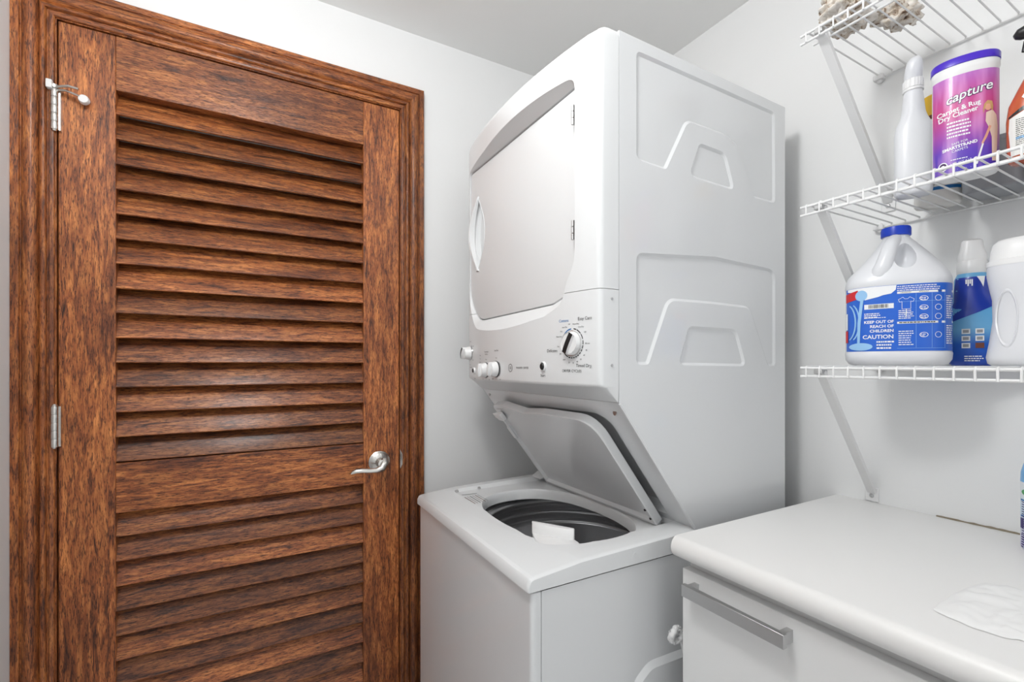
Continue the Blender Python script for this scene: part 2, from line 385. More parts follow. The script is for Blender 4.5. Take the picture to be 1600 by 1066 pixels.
# sloping back panel with the well for the lid
sv = Vector((0.8524 - XS, 0, -.3595 + .0775)); sl = sv.length; sd = sv.normalized(); sn = Vector((sd.z, 0, -sd.x))   # sn points to the front (−X, down)
if sn.x > 0: sn = -sn
s_org = Vector((XS, 0, Z(-.0775)))
def slope(y, s, off): return s_org + sd * s + sn * off + Vector((0, y, 0))
mb = MB(); mb.loft([[slope(y, s, o) for s, o in [(0.0005, 0.0), (sl, 0.0), (sl, -0.035), (0.0005, -0.035)]] for y in (YM + 0.0035, YF - 0.0035)])
pan = mb.build('sloping_panel', ENAM, unit)
w_sharp = [(0.768, sl - 0.02), (1.262, sl - 0.02), (1.262, 0.045), (0.768, 0.036)]
def well_loop(w): return fillet(inset(w_sharp, w), [0.004, 0.004, 0.03, 0.05])
mb = MB(); mb.loft([[slope(y, s, 0.01) for y, s in well_loop(-0.003)], [slope(y, s, 0.0) for y, s in well_loop(0)], [slope(y, s, -0.024) for y, s in well_loop(0.012)]])
c1 = mb.build('cutter', DARK); cut(pan, c1); drop(c1)
for (y, s) in [(0.735, 0.028), (1.29, 0.02)]:
    c = slope(y, s, 0.001); MB().lathe([(0.0005, -0.0012), (0.0055, -0.0012), (0.0045, 0.001), (0.0005, 0.0016)], c, axis='x', n=12).build('screw', STEEL, unit)
# dryer front mouldings
def front_x(y):                                # bowed front
    t = (y - (YM + YF) / 2) / ((YF - YM) / 2); return 0.557 + 0.031 * t * t
def front_ring(z, back=0.0, side=0.0, rc=0.012):
    pts = []
    y0, y1 = YM + side, YF - side; N = 28
    pts.append((XS - 0.001, y0, z)); xf = front_x(YM) + back
    for k in range(5):
        a = math.pi / 2 * k / 4; pts.append((min(XS - 0.002, xf + rc - rc * math.sin(a)), y0 + rc - rc * math.cos(a), z))
    for k in range(1, N):
        y = y0 + rc + (y1 - y0 - 2 * rc) * k / N; pts.append((min(XS - 0.002, front_x(y) + back), y, z))
    for k in range(5):
        a = math.pi / 2 * (1 - k / 4); pts.append((min(XS - 0.002, xf + rc - rc * math.sin(a)), y1 - rc + rc * math.cos(a), z))
    pts.append((XS - 0.001, y1, z)); return pts
R = 0.02
rings = [front_ring(Z(.1445)), front_ring(Z(.25)), front_ring(Z(.45))] + [front_ring(ZT - R + R * math.sin(a), R * (1 - math.cos(a)), 0.35 * R * (1 - math.cos(a))) for a in [math.pi / 2 * k / 6 for k in range(7)]]
upper = MB().loft(rings).build('dryer_front', PANEL, unit, smooth=30)
rings = []
for k in range(5):
    a = math.pi / 2 * k / 4; rings.append(front_ring(Z(-.047) + 0.008 - 0.008 * math.sin(a), 0.008 * (1 - math.cos(a)), 0.0))
rings = rings[::-1] + [front_ring(Z(.05)), front_ring(Z(.1435))]
low = [(XS - 0.002 if True else x, y, Z(-.0765)) for x, y, z in front_ring(0)]
rings = [low] + rings
panel = MB().loft(rings).build('control_panel', PANEL, unit, smooth=30)
k_ = 0.590 / 0.575
d_in = fillet([(0.770, Z(.566)), (0.770, Z(.21)), (0.815, Z(.140)), (0.86, Z(.128)), (1.235, Z(.121)), (1.30, Z(.19)), (1.30, Z(.566))], [.018, .08, .03, .06, .07, .1, .02])
d_out = fillet([(0.765, Z(.594)), (0.765, Z(.20)), (0.80, Z(.108)), (0.86, Z(.092)), (1.245, Z(.074)), (1.304, Z(.165)), (1.301, Z(.578))], [.03, .08, .03, .06, .07, .1, .03])
mb = MB(); mb.loft([[(0.50, y, z) for y, z in inset(d_out, -0.02)], [(0.556, y, z) for y, z in d_out], [(0.588, y, z) for y, z in d_in], [(0.61, y, z) for y, z in d_in]])
c1 = mb.build('cutter', PANEL); cut(upper, c1); cut(panel, c1); drop(c1)
# dryer door
def door_ring(w, x): return [(x, y, z) for y, z in inset(d_in, w)]
mb = MB(); mb.loft([door_ring(0.003, 0.609), door_ring(0.003, 0.592), door_ring(0.0045, 0.5895), door_ring(0.007, 0.589)])
dd = mb.build('dryer_door', PANEL, unit, smooth=25)
hy, hz0, hz1 = 1.248, Z(.268), Z(.482); hzc, hh = (hz0 + hz1) / 2, (hz1 - hz0) / 2
lens = [(hy + 0.036 * math.cos(a) * (abs(math.sin(a)) ** 0 if True else 1) * (1 - abs(math.sin(a)) ** 2.2), hzc + hh * math.sin(a)) for a in [2 * math.pi * k / 48 for k in range(48)]]
def lens_loop(w, h):                            # pointed eye shape
    up = [(hy + w * math.cos(math.pi / 2 * t), hzc + h * t) for t in [k / 14 for k in range(-14, 15)]]
    dn = [(hy - 0.75 * w * math.cos(math.pi / 2 * t), hzc + h * t) for t in [k / 14 for k in range(13, -14, -1)]]
    return up + dn
lp = [(2 * hy - y, z) for y, z in lens_loop(0.046, hh)]
mb = MB(); mb.loft([[(0.57, y, z) for y, z in lp], [(0.589, y, z) for y, z in lp], [(0.599, hy + (y - hy) * 0.75 + 0.005, hzc + (z - hzc) * 0.9) for y, z in lp], [(0.606, hy + (y - hy) * 0.3 + 0.009, hzc + (z - hzc) * 0.55) for y, z in lp]])
c1 = mb.build('cutter', PANEL); cut(dd, c1); drop(c1)
# raised grip lip around the left edge of the eye
gp = []
for k in range(-16, 17):
    t = k / 16; gp.append((hzc + hh * t, hy + 0.0335 * math.cos(math.pi / 2 * t) - 0.002, 0.004 + 0.011 * math.cos(math.pi / 2 * t)))
mb = MB(); mb.loft([[(0.5905, yy - 0.006, z), (0.5895 - pr, yy - 0.004, z), (0.588 - pr, yy + 0.001, z), (0.5885 - pr * 0.7, yy + 0.0075, z), (0.5905, yy + 0.012, z)] for z, yy, pr in gp])
mb.build('door_grip', PANEL, dd, smooth=50)
mb = MB(); mb.loft([[(0.5885, y, z) for y, z in inset(lp, -0.0012)], [(0.5872, y, z) for y, z in inset(lp, 0.0002)], [(0.5885, y, z) for y, z in inset(lp, 0.0014)]], True, False, False)
mb.build('grip_rim', PANEL, dd)
for zc in (Z(.505), Z(.271)):
    hb = MB()
    for k in range(3): hb.tube([(0.580, 0.7785, zc - 0.02 + k * 0.0135), (0.580, 0.7785, zc - 0.008 + k * 0.0135)], 0.0036, 10)
    hb.box(0.580, 0.5895, 0.776, 0.782, zc - 0.019, zc + 0.019)
    hb.build('door_hinge', STEEL, dd)
# screws on the side of the front moulding
for x, z in [(0.6184, Z(.1251)), (0.6184, Z(-.0037))]:
    MB().lathe([(0.0005, 0.001), (0.0032, 0.001), (0.0026, -0.0015), (0.0005, -0.0018)], (x, YM, z), axis='y', n=12).build('screw', STEEL, unit)
# knobs and print on the control panel
def on_panel(y, z, off=0.0): return Vector((front_x(y) - off, y, z))
def panel_frame(y, z):
    t = Vector((front_x(y - 0.002) - front_x(y + 0.002), -0.004, 0)).normalized()   # viewer's right
    nrm = Vector((-1, 0, 0)); nrm = (nrm - t * nrm.dot(t)).normalized()
    return on_panel(y, z), t, Vector((0, 0, 1)), nrm
def knob(y, z, r, hgt, ang, ticks, small=False):
    c, rt, upv, nr = panel_frame(y, z)
    def disc(prof, n=36):
        return [[c + nr * h + rt * (q * math.cos(2 * math.pi * k / n)) + upv * (q * math.sin(2 * math.pi * k / n)) for k in range(n)] for q, h in prof]
    kb = MB().loft(disc([(r * 1.0, -0.002), (r * 1.0, 0.004), (r * 0.97, 0.007), (r * 0.90, 0.012), (r * 0.86, hgt * 0.62), (r * 0.82, hgt * 0.68), (r * 0.2, hgt * 0.7)])).build('knob', PLAS, unit, smooth=40)
    MB().loft(disc([(r * 1.06, -0.001), (r * 1.06, 0.0022), (r * 0.99, 0.0026), (r * 0.99, -0.001)]), True, False, False).build('chrome_ring', BLACK if small else CHROME, kb, smooth=40)
    ca, sa = math.cos(ang), math.sin(ang); ax = upv * ca + rt * sa; cr = rt * ca - upv * sa
    g = MB(); rings = []
    for s, w in [(-0.9, 0.26), (-0.6, 0.36), (0, 0.38), (0.6, 0.36), (0.9, 0.26)]:
        top = hgt * (1.0 - 0.12 * s * s)
        rings.append([c + ax * (r * s) + cr * (r * w) + nr * (hgt * 0.3), c + ax * (r * s) + cr * (r * w * 0.68) + nr * top, c + ax * (r * s) - cr * (r * w * 0.68) + nr * top, c + ax * (r * s) - cr * (r * w) + nr * (hgt * 0.3)])
    g.loft(rings).build('knob_grip', PLAS, kb, smooth=30, bevel=0.0015)
    if not small: MB().loft([[c + ax * (r * s) + cr * (r * 0.225) + nr * (hgt * (1.0 - 0.12 * s * s) + 0.0006), c + ax * (r * s) - cr * (r * 0.225) + nr * (hgt * (1.0 - 0.12 * s * s) + 0.0006)] for s in (-0.88, -0.45, 0, 0.45, 0.88)], False, False, False).build('knob_pointer', BLACK, kb, smooth=0)
    dk, bl = MB(), MB()
    for a0, a1, isb in ticks:
        tgt = bl if isb else dk; nn = max(1, int((a1 - a0) / 5)); 
        v = []
        for q in (1.16, 1.25):
            for i in range(nn + 1):
                a = math.radians(a0 + (a1 - a0) * i / nn); p = c + rt * (r * q * math.sin(a)) + upv * (r * q * math.cos(a))
                v.append(Vector((front_x(p.y) - 0.0005, p.y, p.z)))
        tgt.add(v, [(i, i + 1, nn + 2 + i, nn + 1 + i) for i in range(nn)])
    if dk.v: dk.build('dial_marks', INK, kb, smooth=0)
    if bl.v: bl.build('dial_marks', INKB, kb, smooth=0)
    return kb
PT, PTB = MB(), MB()
def ptext(s, y, z, size, mb=None, align='CENTER', bold=0.0):
    v, f = text_geo(s, size, align, bold); (mb or PT).add([(front_x(y - px) - 0.0005, y - px, z + pz) for px, pz in v], f)
big = [(-75, -5, True)] + [(8, 22, 0), (25, 50, 0), (53, 75, 0), (80, 96, 0), (99, 112, 0), (115, 125, 0), (129, 138, 0), (142, 150, 0), (154, 162, 0), (166, 174, 0), (178, 186, 0), (190, 200, 0), (204, 228, 0), (231, 250, 0)]
kby, kbz, kr = 0.7745, Z(.0405), 0.0245
knob(kby, kbz, kr, 0.0155, math.radians(28), big)
for a, s in [(-68, 'More Dry'), (-50, 'Dry'), (-32, 'Less Dry'), (-12, 'Off'), (14, 'More Dry'), (36, 'Less Dry'), (58, 'Off'), (92, '80 min'), (112, '70'), (128, '60'), (145, '50'), (160, '40'), (176, '30'), (192, '20'), (214, 'Fluff'), (238, 'Off'), (262, 'Dry')]:
    q = kr * 1.62; ar = math.radians(a); ptext(s, kby - q * math.sin(ar) * 1.02, kbz + q * math.cos(ar), 0.0042)
ptext('Cottons', 0.7985, Z(.0875), 0.0085, PTB); ptext('Easy Care', 0.741, Z(.0885), 0.009); ptext('Delicates', 0.834, Z(.0265), 0.009)
ptext('Timed Dry', 0.744, Z(-.0045), 0.009); ptext('DRYER CYCLES', 0.776, Z(-.0155), 0.0078); ptext('Start', 0.865, Z(-.0265), 0.0085)
ptext('WASHER / DRYER', 0.944, Z(-.0105), 0.0066); ptext('GE', 0.9971, Z(-.0108), 0.0085)
rg = []
for q in (0.0085, 0.0098):
    rg.append([(front_x(0.9971) - 0.0005, 0.9971 + q * math.cos(2 * math.pi * k / 28), Z(-.0108) + q * math.sin(2 * math.pi * k / 28)) for k in range(28)])
PT.loft(rg, True, False, False)
ptext('Temperature', 1.139, Z(.031), 0.0058); ptext('Wash/Rinse', 1.139, Z(.0245), 0.0046); ptext('Load Size', 1.073, Z(.033), 0.0062)
knob(1.073, Z(-.0145), 0.0195, 0.026, 0.3, [(-140, -60, 0), (40, 140, 0)], True)
knob(1.1405, Z(-.0180), 0.0195, 0.026, 0.2, [(-140, -60, 0), (40, 140, 0)], True)
knob(1.283, Z(.0300), 0.0200, 0.030, 0.5, [(-120, -50, 0), (20, 60, 0), (80, 140, 0)])
for dy, dz, s in [(0.0, .034, 'Normal'), (-0.03, .02, 'Heavy'), (-0.032, 0.004, 'Light'), (-0.028, -.02, 'Rinse'), (0.0, -.034, 'Spin'), (-.005, -.042, 'WASHER')]:
    ptext(s, 1.283 + dy, Z(.030) + dz, 0.0048)
for i in range(6): ptext(['Max', 'Hot', 'Warm', 'Cool', 'Cold', 'Min'][i], 1.186, Z(.022 - .0095 * i), 0.0045)
for dy, s in [(0.022, 'Small'), (-0.022, 'Super')]: ptext(s, 1.073 + dy, Z(-.040), 0.0045); ptext(['Cold', 'Hot'][dy > 0], 1.1405 + dy, Z(-.0425), 0.0045)
ptext('Cycles', 1.235, Z(-.043), 0.0052); ptext('Auto', 1.073, Z(.014), 0.0045); ptext('Warm', 1.1405, Z(.0105), 0.0045)
PT.build('panel_print', INK, panel, smooth=0); PTB.build('panel_print', INKB, panel, smooth=0)
for (y, z, r) in [(0.8625, Z(-.0065), 0.0085), (1.237, Z(-.0205), 0.007)]:
    c, rt, upv, nr = panel_frame(y, z)
    def ring(q, h, n=24): return [c + nr * h + rt * (q * math.cos(2 * math.pi * k / n)) + upv * (1.25 * q * math.sin(2 * math.pi * k / n)) for k in range(n)]
    bt = MB().loft([ring(r, -0.001), ring(r, 0.003), ring(r * 0.85, 0.005), ring(r * 0.75, 0.003)]).build('start_button', PLAS, unit)
    MB().loft([ring(r * 0.7, 0.0025), ring(r * 0.7, 0.006), ring(r * 0.55, 0.0075), ring(r * 0.1, 0.008)]).build('button_cap', BLACK, bt)

# washer body
wf = 0.4365
arch = fillet([(0.675, Z(-.9)), (0.675, Z(-.635)), (0.715, Z(-.607)), (0.86, Z(-.612)), (0.95, Z(-.65)), (1.0, Z(-.9))], [.02, .03, .05, .08, .05, .02])
mb = MB(); outer = [(0.4575, 0.02), (1.187, 0.02), (1.187, Z(-.403)), (0.4575, Z(-.4035))]
pressed_panel(mb, outer, [arch], YM + 0.001, depth=-0.007, w=0.013)
n = 4
mb.add([(x, YM + 0.001, z) for x, z in outer] + [(x, YF - 0.001, z) for x, z in outer], [(i, (i + 1) % n, n + (i + 1) % n, n + i) for i in range(n) if i != 2] + [(7, 6, 5, 4)])
mb.build('washer_cabinet', ENAM, unit, smooth=25, weld=0.00001)
pf = fillet([(0.4568, YM), (wf, YM), (wf, YF), (0.4568, YF)], [0, 0.012, 0.012, 0], 5)
mb = MB(); mb.loft([[(x, y, z) for x, y in pf] for z in (0.03, Z(-.4035))]); mb.build('washer_front_panel', ENAM, unit, smooth=30, bevel=0.002)
MB().box(0.47, 1.17, YM + 0.02, YF - 0.02, 0, 0.03).build('base_plinth', DARK, unit)
# washer top with lid opening
TOP = [(0.4285, Z(-.4005)), (0.4285, Z(-.386)), (0.4335, Z(-.3775)), (0.441, Z(-.3752)), (0.544, Z(-.3655)), (0.853, Z(-.3595)), (0.853, Z(-.4005))]
prof = fillet(TOP, [0.0, 0, 0.003, 0.01, 0.03, 0, 0], 4)
def top_ring(y, s):                             # s shrinks the section for the rounded side edges
    return [(x + (0.003 * s if x < 0.44 else 0), y, z - (0.006 * s if z > Z(-.395) else 0)) for x, z in prof]
mb = MB(); ys = [(YM - 0.0015, 1.3), (YM - 0.001, 0.7), (YM + 0.002, 0.25), (YM + 0.007, 0)]
mb.loft([top_ring(y, s) for y, s in ys] + [top_ring(YF + YM - y, s) for y, s in ys[::-1]])
top = mb.build('washer_top', PANEL, unit, smooth=30)
basin = fillet([(0.520, 0.80), (0.520, 1.283), (0.86, 1.283), (0.86, 0.765), (0.60, 0.765)], [0.06, 0.02, 0, 0, 0.06], 6)
mb = MB(); mb.loft([[(x, y, Z(-.350)) for x, y in inset(basin, -0.012)], [(x, y, Z(-.3655)) for x, y in basin], [(x, y, Z(-.3725)) for x, y in inset(basin, 0.009)]])
c1 = mb.build('cutter', PANEL); cut(top, c1); drop(c1)
OC = (0.672, 0.985); OA, OB = 0.150, 0.222
def op(s, n=64, e=2.35):
    return [(OC[0] + s * OA * math.copysign(abs(math.cos(a)) ** (2 / e), math.cos(a)), OC[1] + s * OB * math.copysign(abs(math.sin(a)) ** (2 / e), math.sin(a))) for a in [2 * math.pi * k / n for k in range(n)]]
mb = MB(); mb.loft([[(x, y, Z(-.34)) for x, y in op(1.06)], [(x, y, Z(-.3725)) for x, y in op(1.02)], [(x, y, Z(-.379)) for x, y in op(1.0)], [(x, y, Z(-.45)) for x, y in op(1.0)]])
c1 = mb.build('cutter', PANEL); cut(top, c1, smooth=35)
c2 = MB().loft([[(x, y, z) for x, y in [(0.47, 0.73), (0.47, 1.29), (0.90, 1.29), (0.90, 0.73)]] for z in (Z(-.80), Z(-.38))]).build('cutter', DARK)
wc = [o for o in unit.children if o.name.startswith('washer_cabinet')][0]
drop(c1, c2)
# the cabinet has no sheet under the opening (open top), so the tub shows through
tc_ = (0.735, 1.0, Z(-.40))
tub = MB().lathe([(0.235, -0.006), (0.235, -0.012), (0.222, -0.02), (0.222, -0.032), (0.229, -0.036), (0.229, -0.075), (0.222, -0.08), (0.222, -0.09), (0.226, -0.10), (0.226, -0.36), (0.18, -0.38), (0.0005, -0.38)], tc_, n=64, cap0=False).build('wash_tub', TUB, unit, smooth=30)
for r, z0, w in [(0.221, -0.018, 0.006), (0.2275, -0.055, 0.005), (0.221, -0.083, 0.006)]:
    MB().lathe([(r + 0.004, z0 + w), (r - 0.004, z0 + w * 0.7), (r - 0.006, z0), (r - 0.004, z0 - w * 0.7), (r + 0.004, z0 - w)], tc_, n=64, cap0=False, cap1=False).build('tub_ring', TUBR, tub, smooth=60)
MB().lathe([(0.05, -0.38), (0.045, -0.2), (0.03, -0.15), (0.0005, -0.145)], tc_, n=24, cap0=False).build('agitator', GREY, tub)
# bleach dispenser cup at the near side of the opening
dp = fillet([(0.548, 0.885), (0.600, 0.800), (0.598, 0.775), (0.560, 0.775), (0.530, 0.80), (0.527, 0.835)], [0.006, 0.012, 0.02, 0.03, 0.03, 0.02], 5)
mb = MB(); mb.loft([[(x, y, Z(-.385)) for x, y in dp], [(x, y, Z(-.369)) for x, y in dp], [(x, y, Z(-.3675)) for x, y in inset(dp, 0.002)]])
ds = mb.build('bleach_dispenser', PLAS, unit, smooth=40)
wl = [(0.548, 0.885, 0.0), (0.560, 0.868, 0.004), (0.574, 0.846, 0.006), (0.588, 0.824, 0.006), (0.600, 0.800, 0.0)]
mb = MB(); ou = [(0.5495, 0.887), (0.602, 0.802), (0.596, 0.797), (0.586, 0.803), (0.574, 0.818), (0.563, 0.838), (0.553, 0.860), (0.545, 0.878)]
mb.loft([[(x, y, Z(-.372)) for x, y in ou], [(x, y, Z(-.3475)) for x, y in ou], [(x, y, Z(-.3455)) for x, y in inset(ou, 0.0015)]])
mb.build('dispenser_lip', PLAS, ds, smooth=40)
# warning label print and screws on the washer top
pr, pd = MB(), MB()
for i in range(7):
    x = 0.522 + i * 0.0085; w = 0.0022 if i % 2 else 0.0012; y1 = 1.212 + 0.001 * i; y0 = 1.140 + 0.002 * i
    (pr if i % 3 else pd).add([(x, y1, Z(-.3719)), (x + w, y1, Z(-.3719)), (x + w, y0, Z(-.3719)), (x, y0, Z(-.3719))], [(0, 1, 2, 3)])
pd.add([(0.534, 1.238, Z(-.3719)), (0.578, 1.233, Z(-.3719)), (0.578, 1.230, Z(-.3719)), (0.533, 1.235, Z(-.3719))], [(0, 1, 2, 3)])
pr.build('warning_print', INKR, top, smooth=0); pd.build('warning_print', INK, top, smooth=0)
for x in (0.532, 0.602):
    MB().lathe([(0.0005, -0.004), (0.0045, -0.004), (0.0035, 0.001), (0.0005, 0.002)], (x, 1.268, Z(-.3655)), n=12).build('screw', STEEL, unit)
MB().lathe([(0.0005, 0.002), (0.006, 0.002), (0.0055, -0.0008), (0.0005, -0.001)], (0.677, YM - 0.001, Z(-.382)), axis='y', n=16).build('plug_button', PANEL, unit)
# washer lid, standing open against the slope
LO = 0.030
l_sharp = [(0.780, 0.0), (1.236, 0.0), (1.236, 0.312), (1.17, 0.318), (1.07, 0.303), (0.98, 0.312), (0.780, 0.314)]
def lid_loop(w): return fillet(inset(l_sharp, w), [0.003, 0.003, 0.012, 0.04, 0.06, 0.06, 0.055], 6)
lid_out = lid_loop(0)
hinge_p = Vector((0.8255, 0, Z(-.366)))
def lidp(y, s, off): return hinge_p - sd * s + sn * off + Vector((0, y, 0))
l_in = lid_loop(0.010); l_in2 = lid_loop(0.017)
mb = MB(); mb.loft([[lidp(y, s, -0.014) for y, s in lid_loop(0.002)], [lidp(y, s, -0.012) for y, s in lid_out], [lidp(y, s, 0.006) for y, s in lid_out], [lidp(y, s, 0.0085) for y, s in lid_loop(0.002)], [lidp(y, s, 0.0085) for y, s in l_in], [lidp(y, s, 0.001) for y, s in l_in2]])
lid = mb.build('washer_lid', ENAM, unit, smooth=35)
sc = MB()
for y, s in [(0.787, 0.022), (0.787, 0.05)]:
    c = lidp(y, s, 0.0085); MB().lathe([(0.0005, 0.0), (0.0032, 0.0), (0.003, -0.0016), (0.0005, -0.002)], c, axis='x', n=12).build('lid_screw', BLACK, lid)
def lbox(y0, y1, s0, s1, o0, o1):
    return MB().loft([[lidp(y, s, o) for y, s in [(y0, s0), (y1, s0), (y1, s1), (y0, s1)]] for o in (o0, o1)])
lbox(1.205, 1.239, 0.262, 0.288, 0.004, 0.018).build('lid_strike', PLAS, lid, bevel=0.003)
lbox(1.236, 1.258, 0.266, 0.284, 0.010, 0.015).build('lid_strike', PLAS, lid, bevel=0.002)
b1 = lbox(1.219, 1.236, 0.185, 0.235, 0.006, 0.0105).build('magnet_slot', ENAM, lid, bevel=0.004)
lbox(1.2215, 1.2335, 0.189, 0.231, 0.009, 0.0125).build('slot_cover', PLAS, b1, bevel=0.003)
lbox(1.2365, 1.2385, 0.02, 0.10, -0.010, 0.007).build('hinge_seal', DARK, lid)
lbox(0.79, 1.236, -0.016, -0.002, -0.010, 0.006).build('lid_hinge', PANEL, lid, bevel=0.002)
# side ears where the top meets the slope
for y0, y1 in ((1.245, 1.30),):
    MB().loft([[(0.80, y, Z(-.362)), (0.83, y, Z(-.345)), (0.853, y, Z(-.345)), (0.853, y, Z(-.362))] for y in (y0, y1)]).build('hinge_ear', PANEL, unit, bevel=0.003)

# ------------------------------------------------------------------ countertop and base cabinet
ctop = Z(-.328); cth = 0.040; cx0 = 0.704
prof = [(XR, ctop - cth), (XR, ctop)] + [(cx0 + 0.018 - 0.018 * math.sin(a), ctop - 0.020 + 0.020 * math.cos(a)) for a in [math.pi * k / 14 for k in range(15)]]
mb = MB(); mb.loft([[(x, y, z) for x, z in prof] for y in (0.637, -0.42)])
o = mb.build('countertop', LAM, origin=(1.0, 0.1, ctop - cth), smooth=30, bevel=0.0008)
tag(o, 'white laminate countertop with a rounded front edge', 'countertop')
# worn caulk bead at the wall
mb = MB(); pts = []
random.seed(3)
for i in range(60):
    y = 0.44 - i * 0.0085; pts.append((XR - 0.0015, y, ctop + 0.0005))
mb.tube(pts, [0.0018 + 0.0018 * random.random() for _ in pts], 6)
tag(mb.build('caulk_bead', GRIME, origin=(XR, 0.2, ctop)), 'brownish worn caulk bead between countertop and wall', 'caulk')
cab = thing('base_cabinet', (1.0, 0.17, 0), 'white base cabinet with a flat bar handle under the countertop', 'cabinet')
MB().box(0.752, XR - 0.002, -0.40, 0.631, 0.08, ctop - cth).box(0.80, XR - 0.002, -0.38, 0.62, 0, 0.081).build('body', CABW, cab)
for y0, y1 in ((0.165, 0.6325), (-0.40, 0.161)):
    dr = MB().box(0.7315, 0.7512, y0, y1, 0.09, Z(-.3915)).build('door', CABW, cab, bevel=0.0015)
    hx = 0.700
    a0, a1 = (0.418, 0.6085) if y0 > 0 else (0.0, 0.155)
    mb = MB(); mb.box(hx, hx + 0.010, a0, a1, Z(-.4285), Z(-.4065))
    hb = mb.build('handle', STEEL, dr, bevel=0.0008, label='flat brushed steel bar handle')
    for yy in (a0 + 0.004, a1 - 0.014): MB().box(hx + 0.008, 0.7325, yy, yy + 0.010, Z(-.4275), Z(-.4085)).build('handle_post', STEEL, hb)

# ------------------------------------------------------------------ wire shelves on the right wall
XF = 0.985; RW = 0.0024; YE = 0.5545; YEND = -0.16
strut_w = 0.011
def wire_path(z): return [(XR - 0.010, 0, z - 0.004), (XR - 0.010, 0, z), (XF + 0.004, 0, z), (XF + 0.0008, 0, z - 0.0016), (XF, 0, z - 0.005), (XF, 0, z - 0.0215)]
def make_shelf(zd, label, yw, brace):
    sh = thing('wire_shelf', (XR, YE, zd), label, 'shelf', 'wire shelves on the wall')
    zb = zd - 0.0015 - RW
    w0 = None; k = 0; y = YE - 0.012
    while y > YEND:
        if w0 is None:
            mb = MB(); mb.tube([(a, y, c) for a, b, c in wire_path(zd - 0.0015)], 0.0017, 6); w0 = mb.build('deck_wire', WIRE, sh, smooth=60); yy0 = y
        else:
            o = w0.copy(); COL.objects.link(o); o.parent = sh; o.location = (0, y - yy0, 0)
        y -= 0.0254
    for nm, x, z, r in [('front_rod', XF + 0.0034, zd - 0.005, RW + 0.0004), ('lip_rod', XF + 0.0034, zd - 0.0215, RW + 0.0002), ('back_rod', XR - 0.007, zd - 0.005, RW), ('middle_rod', XF + 0.05, zd - 0.0055, RW)]:
        MB().tube([(x, YE, z), (x, YEND, z)], r, 8).build(nm, WIRE, sh, smooth=60)
    br = thing('shelf_brace', (XR, yw, zd - 0.31), brace, 'brace', 'wall braces of the wire shelves')
    # diagonal strut: flat channel from the lip to a plate on the wall
    yb = YE - 0.030; zw = zd - 0.300
    P0 = Vector((XF + 0.010, yb - 0.004, zd - 0.012)); P1 = Vector((XR - 0.004, yw, zw))
    dirv = (P1 - P0).normalized(); side = Vector((0, 1, 0)); side = (side - dirv * side.dot(dirv)).normalized(); nn = dirv.cross(side).normalized()
    sec = [(-0.011, 0.004), (-0.009, -0.002), (0.009, -0.002), (0.011, 0.004), (0.0095, 0.004), (0.008, 0.0), (-0.008, 0.0), (-0.0095, 0.004)]
    st = MB().loft([[p + side * (u * 0.9) + nn * w for u, w in sec] for p in (P0, P1)]).build('strut', PLAS, br, smooth=20)
    MB().box(XR - 0.0035, XR, yw - 0.014, yw + 0.014, zw - 0.0215, zw + 0.012).build('wall_plate', PLAS, br, bevel=0.002)
    MB().lathe([(0.0005, -0.0015), (0.005, -0.0015), (0.0035, -0.004), (0.0005, -0.0045)], (XR - 0.0025, yw, zw - 0.008), axis='x', n=12).build('screw', STEEL, br)
    # clip at the front hook of the strut and wall clip at the back
    MB().box(XF + 0.001, XF + 0.022, yb - 0.012, yb + 0.004, zd - 0.017, zd - 0.007).build('hook', STEEL, br, bevel=0.002)
    wc = MB(); wc.box(XR - 0.016, XR, YE - 0.022, YE - 0.002, zd - 0.012, zd - 0.001); wc.lathe([(0.0005, 0.006), (0.0055, 0.006), (0.0055, -0.013), (0.004, -0.016), (0.0005, -0.016)], (XR - 0.006, YE - 0.012, zd - 0.002), n=10)
    wc.build('wall_clip', PLAS, sh, bevel=0.0015)
    return sh
ZS0, ZS1, ZS2 = Z(-.0045), Z(.3215), Z(.6705)
make_shelf(ZS0, 'white wire shelf holding the bleach jug, lowest of the three wall shelves', 0.560, 'white diagonal brace running from the lowest wire shelf down to the countertop')
make_shelf(ZS1, 'white wire shelf holding the purple canister, between two other wire shelves', 0.542, 'white diagonal brace passing behind the bleach jug')
make_shelf(ZS2, 'white wire shelf holding the shells, highest of the three wall shelves', 0.527, 'white diagonal brace under the shelf that holds the shells')

